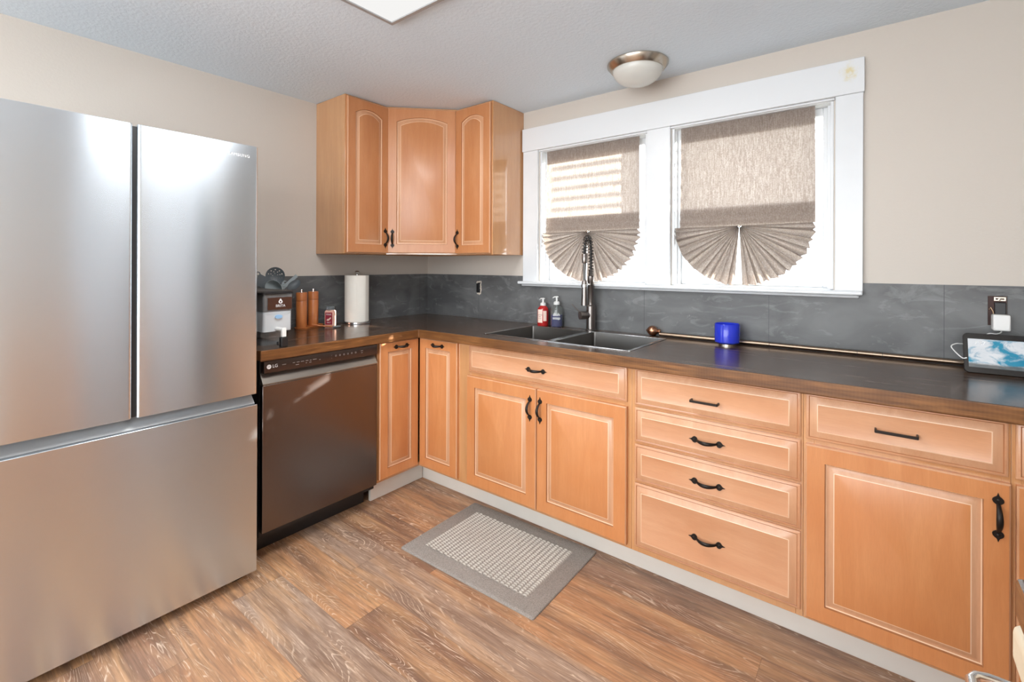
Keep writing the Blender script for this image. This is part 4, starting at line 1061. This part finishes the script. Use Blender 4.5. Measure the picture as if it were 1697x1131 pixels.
m.rings([[(0.1682, p[0], p[1]) for p in dr_], [(0.1688, p[0], p[1]) for p in dr_], [(0.1688, p[0], p[1]) for p in inner], [(0.1682, p[0], p[1]) for p in inner]], 0, False, False)
m.build('badge_emblem', ['white_print'], fp)
m = MB().rings([rr2(-0.186, 0.171, -hw-0.006, hw+0.006, 0.018, 0.2285), rr2(-0.186, 0.171, -hw-0.006, hw+0.006, 0.018, 0.236), rr2(-0.180, 0.165, -hw, hw, 0.018, 0.242)], 0)
m.build('lid', ['black'], T)
MB().lathe([(0.001, 0.160), (0.009, 0.160), (0.009, 0.222), (0.001, 0.222)], 14, (0, -0.005, 0.074), 'x').build('spigot_stem', ['white_plastic'], T)
m = MB().box(0.212, 0.234, -0.020, 0.010, 0.001, 0.044); m.box(0.215, 0.228, -0.032, -0.020, 0.010, 0.026); m.build('spigot', ['black'], T, bevel=0.003)
m = MB().box(0.215, 0.229, -0.014, 0.005, 0.0445, 0.084); m.build('spigot_lever', ['white_plastic'], T, bevel=0.002)
m = MB().lathe([(0.001, -0.0), (0.009, 0), (0.009, 0.004), (0.001, 0.004)], 20, (0.166, 0.0, 0.128), 'x'); m.xf(Matrix.Diagonal((1, 1.8, 1, 1)))
m.xf(Matrix.Translation((0, 0, 0.0))); m.build('blue_sticker', [plain('pale_blue_print', (0.30, 0.52, 0.78), 0.5)], T)

# utensil crock and utensils behind the dispenser
kx, ky = 0.125, -1.190
T = thing('utensil_crock', 'dark utensil crock behind the water dispenser', 'utensil holder', (kx, ky, CZ))
MB().lathe([(0.001, 0), (0.062, 0), (0.066, 0.004), (0.068, 0.150), (0.065, 0.152), (0.062, 0.148), (0.061, 0.008), (0.001, 0.006)], 36).build('pot', ['black'], T)
def utensil(name, label, foot, tipv, rh=0.0045, mat='grey_nylon', cat='utensil'):
    foot = Vector((kx, ky, CZ+0.012))+Vector(foot); tip = Vector(tipv)
    T = thing(name, label, cat, foot)
    MB().tube([(0, 0, 0), tuple(tip-foot)], rh, 10).build('shaft', [mat], T)
    return T, tip-foot
def head_matrix(pos, up, normal):
    up = Vector(up).normalized(); n_ = Vector(normal); n_ = (n_-up*n_.dot(up)).normalized(); x_ = up.cross(n_)
    M_ = Matrix((x_, n_, up)).transposed().to_4x4(); M_.translation = pos; return M_
camdir = Vector((1, -0.48, 0.03))
# round skimmer with small holes
T, tp = utensil('skimmer', 'round grey nylon skimmer with small holes, tallest in the crock', (-0.03, 0.0, 0), (0.105, -1.182, 1.160))
m = MB(); rings_ = 9; seg = 40; rad = 0.047
def vv(i, k):
    r_ = rad*i/rings_; a = 2*PI*k/seg
    return (r_*math.cos(a), 0.012*(1-(i/rings_)**2), r_*math.sin(a)+rad*0.92)
for off_ in (0.0, 0.0025):
    bse = len(m.v)
    for i in range(1, rings_+1):
        for k in range(seg): p = vv(i, k); m.v.append((p[0], p[1]+off_, p[2]))
    m.v.append((0, 0.012+off_, rad*0.92)); ctr = len(m.v)-1
    for k in range(seg): m.face((bse+k, bse+(k+1) % seg, ctr))
    for i in range(1, rings_):
        for k in range(seg):
            if (i == 2 and k % 8 == 0) or (i == 4 and k % 5 == 2) or (i == 6 and k % 4 == 1 and k < 24): continue
            m.face((bse+(i-1)*seg+k, bse+(i-1)*seg+(k+1) % seg, bse+i*seg+(k+1) % seg, bse+i*seg+k))
m.xf(head_matrix(tp, (0.0, 0.10, 1), -camdir)).build('head', ['grey_nylon'], T, smooth=50)
# solid spoon at the right
T, tp = utensil('serving_spoon', 'dark oval serving spoon lowest on the side towards the mills', (-0.005, 0.02, 0), (0.135, -1.120, 1.118))
m = MB().lathe([(0.0005, 0.010), (0.010, 0.0085), (0.020, 0.003), (0.024, -0.001), (0.025, 0.0005), (0.021, 0.007), (0.011, 0.012), (0.0005, 0.014)], 26, (0, 0, 0), 'y')
m.xf(Matrix.Diagonal((1, 1, 1.6, 1))); m.xf(head_matrix(tp+Vector((0.0, 0.030, 0.034)), (0.0, 0.85, 0.62), -(camdir+Vector((0, 0, 0.5))))).build('head', ['grey_nylon'], T)
# spatula
T, tp = utensil('spatula', 'pale grey narrow spatula sloping up towards the mills, above the oval spoon', (-0.045, 0.015, 0), (0.075, -1.128, 1.130), 0.0045, 'grey_light')
m = MB().box(-0.0095, 0.0095, -0.0025, 0.0025, -0.01, 0.112)
m.xf(head_matrix(tp, (0.0, 0.78, 0.66), -camdir)).build('head', ['grey_light'], T, bevel=0.002)
# pasta fork with teeth
T, tp = utensil('pasta_fork', 'grey toothed pasta fork tucked against the round skimmer', (0.02, 0.012, 0), (0.160, -1.156, 1.110), mat='grey_light')
m = MB().prism([(-0.008, -0.01), (0.008, -0.01), (0.022, 0.02), (0.022, 0.055), (0.010, 0.072), (0.012, 0.05), (0.010, 0.025), (-0.002, 0.012)], -0.002, 0.003)
for k in range(4): m.tube([(0.016, 0, 0.020+k*0.014), (0.002, -0.006, 0.024+k*0.014)], [0.0036, 0.0015], 6)
m.xf(head_matrix(tp, (0.0, 0.22, 1), -camdir)).build('head', ['grey_light'], T)
# ladle with the lighter bowl, and a dark turner
T, tp = utensil('ladle', 'wide light grey ladle bowl resting low over the rim, next to the refrigerator', (0.03, -0.015, 0), (0.215, -1.225, 1.115), mat='grey_light')
m = MB().lathe([(0.0005, 0.026), (0.018, 0.022), (0.032, 0.010), (0.037, -0.004), (0.039, -0.004), (0.034, 0.012), (0.019, 0.025), (0.0005, 0.029)], 28, (0, 0, 0), 'y')
m.xf(Matrix.Diagonal((1.25, 1, 1, 1))); m.xf(head_matrix(tp+Vector((0.0, -0.012, 0.028)), (0.3, 0.35, 0.8), -Vector((0.6, -0.5, 0.5)))).build('head', ['grey_light'], T)
T, tp = utensil('turner', 'dark grey slotted turner leaning towards the refrigerator above the light ladle', (0.0, -0.02, 0), (0.150, -1.215, 1.150))
m = MB().prism([(-0.010, -0.008), (0.010, -0.008), (0.029, 0.012), (0.031, 0.082), (0.018, 0.090), (0.012, 0.084), (0.004, 0.092), (-0.006, 0.086), (-0.029, 0.086), (-0.029, 0.012)], -0.0015, 0.0015)
m.xf(head_matrix(tp, (0.0, -0.78, 0.42), -(camdir+Vector((0, 0, 0.3))))).build('head', ['grey_nylon'], T)
T, tp = utensil('hook_handled_utensil', 'slim grey utensil ending in a hanging ring, closest to the refrigerator', (-0.02, -0.03, 0), (0.095, -1.262, 1.205), 0.0035)
ring = [(0.0095*math.cos(2*PI*k/20), 0, 0.0095*math.sin(2*PI*k/20)+0.010) for k in range(21)]
m = MB().tube(ring, 0.0026, 8); m.xf(head_matrix(tp, (0, -0.1, 1), -camdir)).build('ring', ['grey_nylon'], T)
